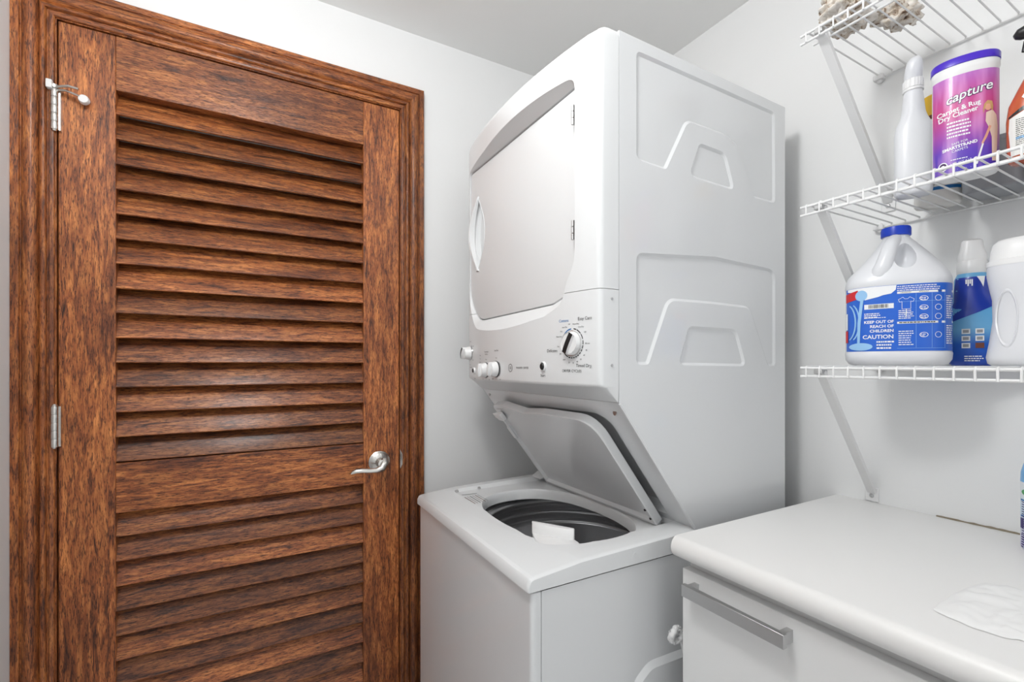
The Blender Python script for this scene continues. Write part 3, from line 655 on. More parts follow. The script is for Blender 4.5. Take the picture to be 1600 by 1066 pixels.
# ------------------------------------------------------------------ bottles
class Bottle:
    """superelliptic loft; frame: right (viewer's right), front (towards the viewer), z up from base"""
    def __init__(s, c, toward, secs, n=48, su=1.0, sz=1.0):
        s.su, s.sz = su, sz; s.c = Vector(c); f = Vector((toward[0], toward[1], 0)).normalized(); s.f = f; s.r = Vector((-f.y, f.x, 0)); s.secs = secs; s.n = n
    def w(s, u, v, z): return s.c + s.r * (u * s.su) + s.f * (v * s.su) + Vector((0, 0, z * s.sz))
    def at(s, z):
        S = s.secs
        if z <= S[0][0]: q = S[0]
        elif z >= S[-1][0]: q = S[-1]
        else:
            for a, b in zip(S, S[1:]):
                if a[0] <= z <= b[0]:
                    t = (z - a[0]) / max(1e-9, b[0] - a[0]); q = tuple(a[i] * (1 - t) + b[i] * t for i in range(len(a))); break
        return q
    def ring(s, q):
        z, a, b, e = q[:4]; ou = q[4] if len(q) > 4 else 0; ov = q[5] if len(q) > 5 else 0
        R = []
        for k in range(s.n):
            t = 2 * math.pi * k / s.n; ct, st = math.cos(t), math.sin(t)
            R.append(s.w(ou + a * math.copysign(abs(ct) ** (2 / e), ct), ov + b * math.copysign(abs(st) ** (2 / e), st), z))
        return R
    def mesh(s): return MB().loft([s.ring(q) for q in s.secs])
    def surf(s, u, z, off=0.0005):
        q = s.at(z); a, b, e = q[1:4]; ou = q[4] if len(q) > 4 else 0; ov = q[5] if len(q) > 5 else 0
        x = max(-0.985, min(0.985, (u - ou) / a)); return s.w(ou + x * (a + off), ov + b * (1 - abs(x) ** e) ** (1 / e) + off, z)
    def patch(s, u0, u1, z0, z1, off=0.0004, nu=24, nz=10, shape=None):
        mb = MB(); v = []
        for j in range(nz + 1):
            for i in range(nu + 1):
                u, z = u0 + (u1 - u0) * i / nu, z0 + (z1 - z0) * j / nz
                if shape: u, z = shape(i / nu, j / nz)
                v.append(s.surf(u, z, off))
        m = nu + 1
        return mb.add(v, [(j * m + i, j * m + i + 1, (j + 1) * m + i + 1, (j + 1) * m + i) for j in range(nz) for i in range(nu)])
    def text(s, mb, st, u, z, size, off=0.0009, align='CENTER', tilt=0.0, bold=0.0, shear=0.0):
        v, f = text_geo(st, size, align, bold, shear); c, sn_ = math.cos(tilt), math.sin(tilt)
        mb.add([s.surf(u + px * c - pz * sn_, z + px * sn_ + pz * c, off) for px, pz in v], f)
    def rect(s, mb, u0, u1, z0, z1, off=0.0008, nu=6):
        v = [s.surf(u0 + (u1 - u0) * i / nu, z, off) for z in (z0, z1) for i in range(nu + 1)]
        mb.add(v, [(i, i + 1, nu + 2 + i, nu + 1 + i) for i in range(nu)])
    def poly(s, mb, pts, off=0.0008):
        bm = bmesh.new(); vs = [bm.verts.new((p[0], p[1], 0)) for p in pts]
        bmesh.ops.triangle_fill(bm, edges=[bm.edges.new((vs[i - 1], vs[i])) for i in range(len(vs))], use_beauty=True)
        for _ in range(5):
            lg = [e for e in bm.edges if e.calc_length() > 0.007]
            if not lg: break
            bmesh.ops.subdivide_edges(bm, edges=lg, cuts=1); bmesh.ops.triangulate(bm, faces=bm.faces[:])
        bm.verts.index_update()
        mb.add([s.surf(p.co.x, p.co.y, off) for p in bm.verts], [tuple(x.index for x in q.verts) for q in bm.faces]); bm.free()
    def lines(s, mb, u0, u1, z0, n, pitch, h, off=0.0009, seed=1):
        rd = random.Random(seed)
        for i in range(n):
            u = u0; z = z0 - i * pitch; end = u1 - rd.random() * 0.25 * (u1 - u0)
            while u < end - 0.001:
                l = min(end - u, 0.0015 + rd.random() * 0.004); s.rect(mb, u, u + l, z - h, z, off, 2); u += l + 0.0009
def base_thing(name, c, label, cat): return thing(name, c, label, cat)

# bleach jug
jc = (1.115, 0.4425, ZS0 + 0.0002)
jug = base_thing('bleach_jug', jc, 'white gallon bleach jug with blue cap and blue directions label', 'jug')
J = Bottle(jc, (-1.02, -0.50), [(0.0, 0.070, 0.050, 2.6), (0.003, 0.078, 0.058, 2.7), (0.012, 0.0835, 0.063, 2.8), (0.024, 0.0845, 0.064, 2.8), (0.0265, 0.0835, 0.063, 2.8), (0.155, 0.0835, 0.063, 2.8), (0.158, 0.0845, 0.064, 2.8), (0.168, 0.0835, 0.063, 2.7),
     (0.179, 0.080, 0.060, 2.6, 0.0), (0.188, 0.0735, 0.056, 2.4, 0.001), (0.205, 0.060, 0.048, 2.2, 0.003), (0.225, 0.0440, 0.039, 2, 0.003), (0.242, 0.031, 0.030, 2, 0.0015), (0.252, 0.0235, 0.024, 2, 0.0), (0.256, 0.0215, 0.0215, 2, 0.0), (0.262, 0.0215, 0.0215, 2, 0.0)], 56, su=0.97, sz=0.98)
body = J.mesh().build('jug_body', BOTW, jug, smooth=60)
# hollow behind the moulded handle
sc_ = MB(); cen = J.w(0.011, 0.050, 0.214)
rr = []
for i in range(1, 12):
    a = math.pi * i / 12
    rr.append([cen + J.r * ((0.0165 + 0.004 * math.cos(a)) * math.sin(a) * math.cos(t)) + J.f * (0.034 * math.sin(a) * math.sin(t)) + Vector((0, 0, -0.028 * math.cos(a))) for t in [2 * math.pi * k / 20 for k in range(20)]])
c1 = sc_.loft(rr).build('cutter', BOTW); cut(body, c1, smooth=50); drop(c1)
hp = [(0.0, 0.010, 0.252), (-0.006, 0.024, 0.244), (-0.012, 0.035, 0.231), (-0.017, 0.043, 0.214), (-0.022, 0.047, 0.196), (-0.028, 0.044, 0.178), (-0.032, 0.036, 0.165)]
MB().tube([J.w(*p) for p in hp], [0.012, 0.0125, 0.0125, 0.013, 0.014, 0.017, 0.018], 16).build('jug_handle', BOTW, jug, smooth=60)
cp = MB(); cr = []
for q, h in [(0.0225, 0.2575), (0.0242, 0.2585), (0.0242, 0.272), (0.0232, 0.2755), (0.019, 0.2765), (0.0005, 0.2765)]:
    cr.append([J.w(q * (1 + (0.012 if k % 2 else 0)) * math.cos(2 * math.pi * k / 60), q * (1 + (0.012 if k % 2 else 0)) * math.sin(2 * math.pi * k / 60), h) for k in range(60)])
cp.loft(cr).build('cap', BLUECAP, jug, smooth=40)
lb = J.patch(-0.0815, 0.0815, 0.028, 0.154, nu=48, nz=4).build('label', BLUE, jug, smooth=60, label='blue directions label with white print')
W_, S_, R_, K_ = MB(), MB(), MB(), MB()
# pale swoosh along the top left, drop and pour with puddle, red corner
J.poly(W_, [(-0.079, 0.1535), (-0.004, 0.1535), (-0.005, 0.145), (-0.012, 0.138), (-0.024, 0.136), (-0.032, 0.133), (-0.041, 0.131), (-0.052, 0.1285), (-0.056, 0.134), (-0.060, 0.142), (-0.079, 0.1485)])
J.poly(R_, [(-0.0815, 0.1445), (-0.063, 0.1495), (-0.063, 0.132), (-0.0815, 0.1275)], 0.0010)
J.poly(S_, [(-0.0575 + 0.0095 * math.cos(2 * math.pi * k / 20), 0.138 + 0.0105 * math.sin(2 * math.pi * k / 20)) for k in range(20)], 0.0011)
J.poly(S_, [(-0.059, 0.130), (-0.054, 0.130), (-0.0585, 0.085), (-0.060, 0.042), (-0.064, 0.042), (-0.0635, 0.085)], 0.0011)
J.poly(S_, [(-0.0585 + 0.0185 * math.cos(2 * math.pi * k / 24), 0.037 + 0.0075 * math.sin(2 * math.pi * k / 24)) for k in range(24)], 0.0011)
for q in (0.0, 0.006):                                # curved rings of the emblem at the left edge
    J.poly(S_, [(-0.0815 + 0.016 * math.cos(a) + q, 0.086 + 0.038 * math.sin(a)) for a in [-1.2 + 2.4 * k / 12 for k in range(13)]] + [(-0.0815 + 0.0135 * math.cos(a) + q, 0.086 + 0.036 * math.sin(a)) for a in [1.2 - 2.4 * k / 12 for k in range(13)]], 0.0010)
J.rect(R_, -0.082, -0.0785, 0.046, 0.070, 0.0011); J.rect(W_, -0.082, -0.079, 0.072, 0.105, 0.0009)
J.rect(W_, -0.053, -0.008, 0.110, 0.1195)
rd = random.Random(5); u = -0.046
while u < -0.016:
    w = 0.0004 + rd.random() * 0.0009; J.rect(K_, u, u + w, 0.1115, 0.1185, 0.0012, 1); u += w + 0.0005 + rd.random() * 0.0008
for st, z, sz in [('KEEP OUT OF', 0.0845, 0.0074), ('REACH OF', 0.0758, 0.0076), ('CHILDREN', 0.0670, 0.0076), ('CAUTION', 0.0555, 0.0105)]: J.text(W_, st, -0.008, z, sz, align='RIGHT', bold=0.0002)
J.lines(W_, -0.034, -0.006, 0.0475, 3, 0.006, 0.003, seed=4)
J.lines(W_, -0.053, -0.028, 0.102, 3, 0.0035, 0.0018, seed=7); J.lines(W_, -0.053, -0.018, 0.0935, 1, 0.003, 0.0012, seed=8)
J.rect(W_, -0.003, 0.0805, 0.1365, 0.1405); J.rect(W_, -0.003, 0.0805, 0.0795, 0.0835)
J.lines(W_, -0.003, 0.062, 0.151, 3, 0.0037, 0.0016, seed=9)
for a0, st in [(0.010, 'LAUNDRY'), (0.036, 'AMOUNT'), (0.059, 'TIME')]: J.text(K_, st, a0, 0.1385, 0.0034, off=0.0012)
J.lines(K_, 0.000, 0.060, 0.0825, 1, 0.003, 0.0018, off=0.0012, seed=17)
for uu in (0.0245, 0.0475, 0.0665): J.rect(S_, uu, uu + 0.0004, 0.034, 0.136, 0.0009, 1)
for zz in (0.121, 0.033): J.rect(S_, -0.003, 0.0805, zz, zz + 0.0004, 0.0009)
shirt = [(0.0055, 0.130), (0.0085, 0.1265), (0.0125, 0.1265), (0.0155, 0.130), (0.0225, 0.1255), (0.0205, 0.120), (0.0172, 0.121), (0.0172, 0.107), (0.0038, 0.107), (0.0038, 0.121), (0.0005, 0.120), (-0.0015, 0.1255)]
si = inset(shirt, 0.0006); n = len(shirt); W_.add([J.surf(u, z, 0.0009) for u, z in shirt] + [J.surf(u, z, 0.0009) for u, z in si], [(i, (i + 1) % n, n + (i + 1) % n, n + i) for i in range(n)])
J.rect(W_, 0.0098, 0.0112, 0.092, 0.107); J.rect(W_, 0.004, 0.017, 0.0995, 0.1009)
J.lines(W_, -0.001, 0.022, 0.105, 5, 0.0036, 0.0016, seed=12); J.lines(W_, -0.001, 0.022, 0.066, 7, 0.0042, 0.0017, seed=13)
for zc in (0.126, 0.109, 0.092, 0.058):
    ring_ = [(0.036 + 0.0065 * math.cos(2 * math.pi * k / 16), zc + 0.0048 * math.sin(2 * math.pi * k / 16)) for k in range(16)]; ri = [(0.036 + 0.0055 * math.cos(2 * math.pi * k / 16), zc + 0.0039 * math.sin(2 * math.pi * k / 16)) for k in range(16)]
    W_.add([J.surf(u, z, 0.0009) for u, z in ring_ + ri], [(i, (i + 1) % 16, 16 + (i + 1) % 16, 16 + i) for i in range(16)])
    ring_ = [(0.057 + 0.005 * math.cos(2 * math.pi * k / 16), zc + 0.0055 * math.sin(2 * math.pi * k / 16)) for k in range(16)]; ri = [(0.057 + 0.0042 * math.cos(2 * math.pi * k / 16), zc + 0.0047 * math.sin(2 * math.pi * k / 16)) for k in range(16)]
    W_.add([J.surf(u, z, 0.0009) for u, z in ring_ + ri], [(i, (i + 1) % 16, 16 + (i + 1) % 16, 16 + i) for i in range(16)])
    J.lines(W_, 0.031, 0.041, zc + 0.0015, 2, 0.003, 0.0014, seed=int(zc * 1000))
J.lines(W_, 0.069, 0.080, 0.130, 11, 0.004, 0.002, seed=15); J.lines(W_, 0.069, 0.080, 0.075, 9, 0.004, 0.002, seed=16)
W_.build('label_print', INKW, lb, smooth=0); S_.build('label_print', SKY, lb, smooth=0); R_.build('label_print', RED, lb, smooth=0); K_.build('label_print', INK, lb, smooth=0)

# blue spray cleaner
bc = (1.230, 0.3560, ZS0 + 0.0002)
blu = base_thing('spray_bottle', bc, 'blue sleeved cleaner bottle with white top between the jug and a white bottle', 'bottle')
B = Bottle(bc, (-1.05, -0.40), [(0.0, 0.040, 0.026, 2.6), (0.004, 0.045, 0.030, 2.8), (0.010, 0.0465, 0.0315, 2.8), (0.085, 0.0455, 0.0305, 2.8), (0.105, 0.042, 0.0295, 2.6, -0.002), (0.125, 0.032, 0.028, 2.3, -0.007), (0.140, 0.028, 0.0265, 2.2, -0.009), (0.160, 0.0275, 0.026, 2.2, -0.009), (0.165, 0.0255, 0.0245, 2.1, -0.009), (0.172, 0.022, 0.022, 2, -0.009)], 48, su=0.93, sz=1.04)
slv = gradient_mat('blue_sleeve_print', [(0.0, rgb(8, 60, 165)), (0.25, rgb(20, 90, 190)), (0.42, rgb(110, 175, 220)), (0.70, rgb(90, 165, 215)), (0.75, rgb(100, 170, 215))], 0, 0.165)
bb = B.mesh().build('bottle_body', slv, blu, smooth=60)
cap = MB(); cr = []
for q, h, e in [(0.0225, 0.170, 2), (0.0240, 0.173, 2), (0.0240, 0.192, 2), (0.0225, 0.194, 2)]: cr.append([B.w(-0.009 + q * math.cos(2 * math.pi * k / 36), q * math.sin(2 * math.pi * k / 36), h) for k in range(36)])
cap.loft(cr).build('collar', PLAS, blu, smooth=40)
hd_ = MB(); H1 = [(0.190, 0.0215, 0.019, 3.0), (0.204, 0.0225, 0.019, 3.2), (0.212, 0.0195, 0.018, 3.2), (0.222, 0.0175, 0.0165, 3.0), (0.231, 0.0165, 0.015, 3.0), (0.2335, 0.013, 0.011, 3.0)]
HB = Bottle(bc, (-1.05, -0.40), [(z, a, b, e, -0.009) for z, a, b, e in H1], 32, su=0.93, sz=1.04); HB.mesh().build('nozzle_head', PLAS, blu, smooth=40)
D_ = MB(); B.poly(D_, [(-0.044, 0.080), (-0.036, 0.083), (0.0, 0.098), (0.030, 0.1125), (0.020, 0.125), (0.016, 0.140), (0.0155, 0.1625), (-0.034, 0.1625), (-0.036, 0.140), (-0.037, 0.118), (-0.042, 0.100)], 0.0006)
D_.build('sleeve_shield', NAVY, bb, smooth=60)
W_, K_, T_ = MB(), MB(), MB()
B.poly(W_, [(-0.004, 0.163), (0.008, 0.163), (0.0065, 0.150), (0.0055, 0.143), (0.002, 0.152)], 0.0011)
for i in range(4): B.rect(W_, -0.020 + i * 0.0028, -0.018 + i * 0.0028, 0.150 - 0.004 * (i % 2), 0.158, 0.0011, 1)
for j, z in enumerate((0.058, 0.045, 0.032)):
    for i, u in enumerate((-0.026, -0.006)):
        if j == 2 and i == 1: B.rect(T_, u, u + 0.0125, z, z + 0.0095, 0.0009)
        else: B.rect(W_, u, u + 0.0125, z, z + 0.0095, 0.0008); B.rect(K_, u + 0.002, u + 0.0105, z + 0.002, z + 0.0075, 0.0011)
B.poly(W_, [(0.026, 0.018), (0.040, 0.018), (0.0415, 0.085), (0.039, 0.098), (0.029, 0.098), (0.0275, 0.085)], 0.0008)
B.lines(K_, 0.0285, 0.041, 0.083, 24, 0.0026, 0.0013, off=0.0012, seed=22)
B.poly(K_, [(0.034 + 0.004 * math.cos(2 * math.pi * k / 16), 0.092 + 0.0035 * math.sin(2 * math.pi * k / 16)) for k in range(16)], 0.0012)
B.lines(W_, -0.022, 0.006, 0.018, 3, 0.004, 0.0018, seed=25)
W_.build('label_print', INKW, bb, smooth=0); K_.build('label_print', GREY, bb, smooth=0); T_.build('label_print', INKR, bb, smooth=0)

# plain white bottle with waist
wc_ = (1.118, 0.2575, ZS0 + 0.0002)
wbt = base_thing('detergent_bottle', wc_, 'plain white waisted bottle with wide white cap beside the blue sleeved bottle', 'bottle')
Wb = Bottle(wc_, (-1.07, -0.32), [(0.0, 0.046, 0.034, 2.6), (0.004, 0.052, 0.040, 2.7), (0.014, 0.054, 0.041, 2.7), (0.040, 0.050, 0.039, 2.6), (0.075, 0.046, 0.036, 2.5), (0.110, 0.0465, 0.036, 2.5), (0.130, 0.050, 0.038, 2.6), (0.150, 0.053, 0.040, 2.7), (0.1655, 0.053, 0.040, 2.7), (0.166, 0.0515, 0.039, 2.7)], 48)
b_ = Wb.mesh().build('bottle_body', BOTW, wbt, smooth=60)
Wc = Bottle(wc_, (-1.07, -0.32), [(0.1655, 0.0535, 0.0405, 2.7), (0.174, 0.0535, 0.0405, 2.7), (0.175, 0.050, 0.038, 2.6), (0.190, 0.0485, 0.037, 2.5), (0.203, 0.046, 0.035, 2.4), (0.209, 0.040, 0.030, 2.3), (0.2105, 0.03, 0.022, 2.2)], 48)
Wc.mesh().build('cap', PLAS, wbt, smooth=40)
for sgn in (-1, 1):
    mb = MB(); mb.loft([[Wb.surf(sgn * 0.030 + w * math.cos(2 * math.pi * k / 28), 0.078 + h * math.sin(2 * math.pi * k / 28), off) for k in range(28)] for w, h, off in [(0.013, 0.048, 0.0004), (0.0118, 0.045, 0.0016), (0.0105, 0.042, 0.0004)]], True, False, False)
    mb.build('grip_ridge', BOTW, b_, smooth=60)

# white spray bottle on the middle shelf
sc0 = (1.120, 0.4165, ZS1 + 0.0002)
spr = base_thing('spray_bottle', sc0, 'blank white spray bottle with ribbed collar beside the purple canister', 'bottle')
S = Bottle(sc0, (-1.04, -0.47), [(0.0, 0.030, 0.022, 2.4), (0.004, 0.034, 0.026, 2.6), (0.012, 0.0355, 0.028, 2.7), (0.125, 0.0355, 0.028, 2.7), (0.140, 0.033, 0.027, 2.5), (0.155, 0.026, 0.0245, 2.2), (0.166, 0.0225, 0.022, 2.0), (0.200, 0.0185, 0.0185, 2.0), (0.212, 0.017, 0.017, 2.0)], 40, su=0.82, sz=0.955)
S.mesh().build('bottle_body', BOTW, spr, smooth=60)
cr = []
for q, h in [(0.0175, 0.209), (0.0195, 0.210), (0.0195, 0.214), (0.0180, 0.215), (0.0190, 0.216), (0.0190, 0.231), (0.0165, 0.234)]:
    cr.append([S.w(q * (1 + (0.03 if k % 3 == 0 and h > 0.2155 else 0)) * math.cos(2 * math.pi * k / 60), q * (1 + (0.03 if k % 3 == 0 and h > 0.2155 else 0)) * math.sin(2 * math.pi * k / 60), h) for k in range(60)])
MB().loft(cr).build('collar', PLAS, spr, smooth=30)
Sh = Bottle(sc0, (-1.04, -0.47), [(0.232, 0.0165, 0.0165, 2.2), (0.242, 0.017, 0.020, 2.2, 0, 0.002), (0.256, 0.016, 0.022, 2.3, 0.001, 0.004), (0.266, 0.0145, 0.022, 2.3, 0.002, 0.004), (0.274, 0.010, 0.016, 2.2, 0.0035, 0.002), (0.277, 0.005, 0.008, 2.0, 0.004, 0.0)], 32, su=0.82, sz=0.955)
Sh.mesh().build('nozzle_head', BOTW, spr, smooth=50)
Lp = Bottle(sc0, (1.0, -1.2), [(0.012, 0.028, 0.0355, 2.6), (0.125, 0.028, 0.0355, 2.6)], 40, su=0.82, sz=0.955)
lm = Lp.patch(-0.022, 0.022, 0.014, 0.128, nu=10, nz=2, off=0.0012).build('back_label', PALE, spr, smooth=60)
K_ = MB(); Lp.lines(K_, -0.019, 0.021, 0.118, 26, 0.004, 0.002, off=0.0018, seed=31); K_.build('label_print', plain('violet_ink', rgb(70, 60, 120), 0.5), lm, smooth=0)

# yellow-capped bottle behind it
yc = (1.238, 0.420, ZS1 + 0.0002)
yel = base_thing('cleaner_bottle', yc, 'bottle with yellow cap and blue striped label behind the purple canister', 'bottle')
Yb = Bottle(yc, (-1.0, -0.40), [(0.0, 0.034, 0.022, 2.4), (0.004, 0.037, 0.025, 2.5), (0.130, 0.037, 0.025, 2.5), (0.150, 0.030, 0.022, 2.3), (0.165, 0.022, 0.020, 2.0), (0.185, 0.021, 0.0195, 2.0)], 36)
yb_ = Yb.mesh().build('bottle_body', PALE, yel, smooth=60)
MB().loft([Yb.ring(q) for q in [(0.184, 0.024, 0.0225, 2), (0.190, 0.025, 0.0235, 2), (0.224, 0.0245, 0.023, 2), (0.227, 0.02, 0.019, 2)]]).build('cap', YELLOW, yel, smooth=40)
MB().loft([Yb.ring(q) for q in [(0.176, 0.0235, 0.022, 2), (0.184, 0.0235, 0.022, 2)]]).build('collar', INKR, yel, smooth=40)
W_ = MB()
for i in range(8): Yb.rect(W_, -0.034, 0.034, 0.028 + i * 0.014, 0.0345 + i * 0.014, 0.0006, 10)
W_.build('label_stripes', INKB, yb_, smooth=60)

# purple carpet-cleaner canister
cc = (1.085, 0.3310, ZS1 + 0.0002)
can = base_thing('cleaner_canister', cc, 'pink and purple carpet cleaner canister with a violet lid', 'canister')
Cn = Bottle(cc, (-1.08, -0.42), [(0.0, 0.050, 0.030, 2.2), (0.003, 0.0525, 0.0325, 2.2), (0.010, 0.0535, 0.0335, 2.2), (0.192, 0.0535, 0.0335, 2.2), (0.196, 0.055, 0.035, 2.2), (0.207, 0.055, 0.035, 2.2), (0.209, 0.053, 0.033, 2.2)], 56, su=0.79, sz=0.90)
cb = Cn.mesh().build('canister_body', PLAS, can, smooth=50)
MB().loft([Cn.ring(q) for q in [(0.208, 0.0545, 0.0345, 2.2), (0.2085, 0.0560, 0.036, 2.2), (0.2195, 0.0560, 0.036, 2.2), (0.2225, 0.054, 0.034, 2.2), (0.2235, 0.045, 0.026, 2.2)]]).build('lid', PURPLE, can, smooth=40)
pk = gradient_mat('pink_purple_print', [(0.0, rgb(60, 45, 170)), (0.22, rgb(95, 55, 180)), (0.42, rgb(165, 70, 165)), (0.62, rgb(195, 60, 125)), (0.80, rgb(190, 75, 150)), (1.0, rgb(180, 105, 190))], 0.004, 0.17, streak=(60, 60, 9))
lb = Cn.patch(-0.0522, 0.0522, 0.006, 0.188, nu=40, nz=12).build('label', pk, can, smooth=60, label='pink to purple printed label')
W_, K_, F_, G_, SK, HR = MB(), MB(), MB(), MB(), MB(), MB()
v, f = text_geo('capture', 0.0245, 'CENTER', 0.0012, 0.15)
def tl(px, pz, du=0.004, dz=0.150): return (du + px * 0.95, dz + pz + 0.18 * px)
K_.add([Cn.surf(*tl(px * 1.0, pz), 0.0009) for px, pz in v], f)
v, f = text_geo('capture', 0.0245, 'CENTER', 0.0003, 0.15); W_.add([Cn.surf(*tl(px, pz), 0.0014) for px, pz in v], f)
Cn.text(W_, 'Carpet & Rug', -0.012, 0.124, 0.0122, tilt=0.12, bold=0.0003); Cn.text(W_, 'Dry Cleaner', -0.013, 0.1135, 0.0122, tilt=0.12, bold=0.0003)
Cn.lines(W_, -0.030, 0.010, 0.1015, 5, 0.0066, 0.0030, seed=61)
Cn.text(W_, 'SAFE FOR', -0.010, 0.060, 0.006, tilt=0.12); Cn.text(W_, 'SMARTSTRAND', -0.010, 0.053, 0.0078, tilt=0.12, bold=0.0003); Cn.text(W_, 'CARPETS', -0.010, 0.046, 0.0062, tilt=0.12)
Cn.lines(W_, -0.024, 0.012, 0.0300, 1, 0.004, 0.0016, seed=62); Cn.text(W_, 'NET WT 4 LB', -0.008, 0.0225, 0.0056, tilt=0.12)
rg = [[(-0.036 + q * math.cos(2 * math.pi * k / 24), 0.020 + 1.15 * q * math.sin(2 * math.pi * k / 24)) for k in range(24)] for q in (0.0075, 0.0058)]
W_.add([Cn.surf(u, z, 0.0011) for u, z in rg[0] + rg[1]], [(i, (i + 1) % 24, 24 + (i + 1) % 24, 24 + i) for i in range(24)])
Cn.poly(K_, rg[1], 0.0009); Cn.poly(W_, [(-0.036 + 0.003 * math.cos(2 * math.pi * k / 12), 0.020 + 0.003 * math.sin(2 * math.pi * k / 12)) for k in range(12)], 0.0012)
# printed woman with a floor tool: plain silhouettes
Cn.poly(G_, [(0.030, 0.106), (0.040, 0.110), (0.046, 0.100), (0.048, 0.080), (0.0475, 0.060), (0.046, 0.016), (0.039, 0.016), (0.0385, 0.060), (0.034, 0.078), (0.029, 0.090)], 0.0010)
Cn.poly(SK, [(0.033 + 0.0052 * math.cos(2 * math.pi * k / 18), 0.1165 + 0.0072 * math.sin(2 * math.pi * k / 18)) for k in range(18)], 0.0011)
Cn.poly(HR, [(0.027, 0.122), (0.032, 0.128), (0.039, 0.126), (0.0405, 0.117), (0.040, 0.107), (0.037, 0.112), (0.036, 0.121), (0.030, 0.1215), (0.0275, 0.112), (0.0255, 0.104), (0.0255, 0.114)], 0.0013)
Cn.poly(SK, [(0.0345, 0.082), (0.038, 0.080), (0.031, 0.060), (0.025, 0.048), (0.0225, 0.050), (0.029, 0.066)], 0.0012)
Cn.poly(W_, [(0.024, 0.050), (0.0265, 0.049), (0.017, 0.013), (0.0135, 0.013)], 0.0012)
W_.build('label_print', INKW, lb, smooth=0); K_.build('label_print', plain('plum_ink', rgb(60, 20, 80), 0.4), lb, smooth=0)
G_.build('label_print', CREAM, lb, smooth=0); SK.build('label_print', SKIN, lb, smooth=0); HR.build('label_print', HAIR, lb, smooth=0)

# grey tub behind the canister
gc = (1.235, 0.330, ZS1 + 0.0002)
gt = base_thing('storage_tub', gc, 'low slate grey tub behind the purple canister', 'tub')
Gt = Bottle(gc, (-1, 0), [(0.0, 0.042, 0.040, 3.2), (0.003, 0.045, 0.043, 3.2), (0.085, 0.047, 0.0455, 3.2)], 36)
Gt.mesh().build('tub_body', GREY, gt, smooth=40)
MB().loft([Gt.ring(q) for q in [(0.084, 0.049, 0.047, 3.2), (0.092, 0.049, 0.047, 3.2), (0.094, 0.045, 0.043, 3.2)]]).build('tub_lid', GREY, gt, smooth=40)

# orange carpet spray with a black trigger
oc = (1.092, 0.2430, ZS1 + 0.0002)
org = base_thing('spray_bottle', oc, 'orange cleaner bottle with black trigger and pale back label', 'bottle')
O = Bottle(oc, (-1.09, -0.30), [(0.0, 0.036, 0.024, 2.5), (0.004, 0.040, 0.028, 2.7), (0.020, 0.042, 0.030, 2.7), (0.085, 0.043, 0.030, 2.6), (0.115, 0.040, 0.029, 2.5), (0.140, 0.034, 0.027, 2.3, 0.003), (0.160, 0.028, 0.025, 2.2, 0.005), (0.180, 0.022, 0.022, 2.0, 0.007), (0.195, 0.0175, 0.0175, 2.0, 0.008), (0.205, 0.016, 0.016, 2.0, 0.008)], 44, su=0.88, sz=0.80)
ob = O.mesh().build('bottle_body', ORANGE, org, smooth=60)
MB().loft([O.ring((h, q, q, 2, 0.008)) for h, q in [(0.202, 0.018), (0.204, 0.0195), (0.222, 0.0195), (0.224, 0.016)]]).build('collar', BLACK, org, smooth=40)
TH = MB(); TH.tube([O.w(-0.032, 0, 0.256), O.w(-0.026, 0, 0.259), O.w(-0.012, 0, 0.262), O.w(0.01, 0, 0.262), O.w(0.03, 0, 0.258), O.w(0.04, 0, 0.252)], [0.004, 0.009, 0.0115, 0.012, 0.012, 0.008], 14)
TH.tube([O.w(0.008, 0, 0.222), O.w(0.008, 0, 0.255)], 0.0125, 14)
TH.tube([O.w(-0.010, 0, 0.254), O.w(-0.016, 0, 0.240), O.w(-0.020, 0, 0.222)], [0.005, 0.0045, 0.003], 10)
TH.build('trigger_head', BLACK, org, smooth=60)
W_, K_, S_, N_ = MB(), MB(), MB(), MB()
O.poly(W_, [(-0.036, 0.010), (0.036, 0.010), (0.039, 0.070), (0.037, 0.098), (-0.020, 0.094), (-0.038, 0.086), (-0.039, 0.060)], 0.0007)
O.poly(K_, [(-0.040, 0.087), (-0.022, 0.095), (0.036, 0.100), (0.035, 0.114), (0.0, 0.111), (-0.022, 0.103), (-0.0385, 0.091)], 0.0009)
O.lines(K_, -0.030, 0.030, 0.080, 16, 0.0038, 0.0012, off=0.0012, seed=41); O.rect(S_, -0.030, 0.020, 0.040, 0.046, 0.0011)
O.poly(W_, [(-0.010, 0.150), (0.0, 0.176), (0.020, 0.176), (0.024, 0.140), (0.006, 0.138), (-0.020, 0.118), (-0.023, 0.122)], 0.0009)
O.poly(S_, [(-0.012, 0.155), (0.0, 0.182), (0.008, 0.186), (0.004, 0.172), (-0.008, 0.150)], 0.0012)
W_.build('back_label', PALE, ob, smooth=0); K_.build('label_print', BLACK, ob, smooth=0); S_.build('label_print', SKY, ob, smooth=0)

# small blue bottle behind the orange one
nc = (1.215, 0.262, ZS1 + 0.0002)
nb = base_thing('cleaner_bottle', nc, 'small blue bottle with yellow band behind the orange cleaner bottle', 'bottle')
Nb = Bottle(nc, (-1, -0.2), [(0.0, 0.016, 0.016, 2), (0.003, 0.0185, 0.0185, 2), (0.080, 0.0185, 0.0185, 2), (0.095, 0.012, 0.012, 2), (0.105, 0.011, 0.011, 2)], 28)
Nb.mesh().build('bottle_body', NAVY, nb, smooth=50)
MB().loft([Nb.ring(q) for q in [(0.104, 0.013, 0.013, 2), (0.122, 0.0125, 0.0125, 2), (0.124, 0.009, 0.009, 2)]]).build('cap', PLAS, nb, smooth=40)
MB().loft([Nb.ring(q) for q in [(0.012, 0.0189, 0.0189, 2), (0.022, 0.0189, 0.0189, 2)]], True, False, False).build('label_band', YELLOW, nb, smooth=50)

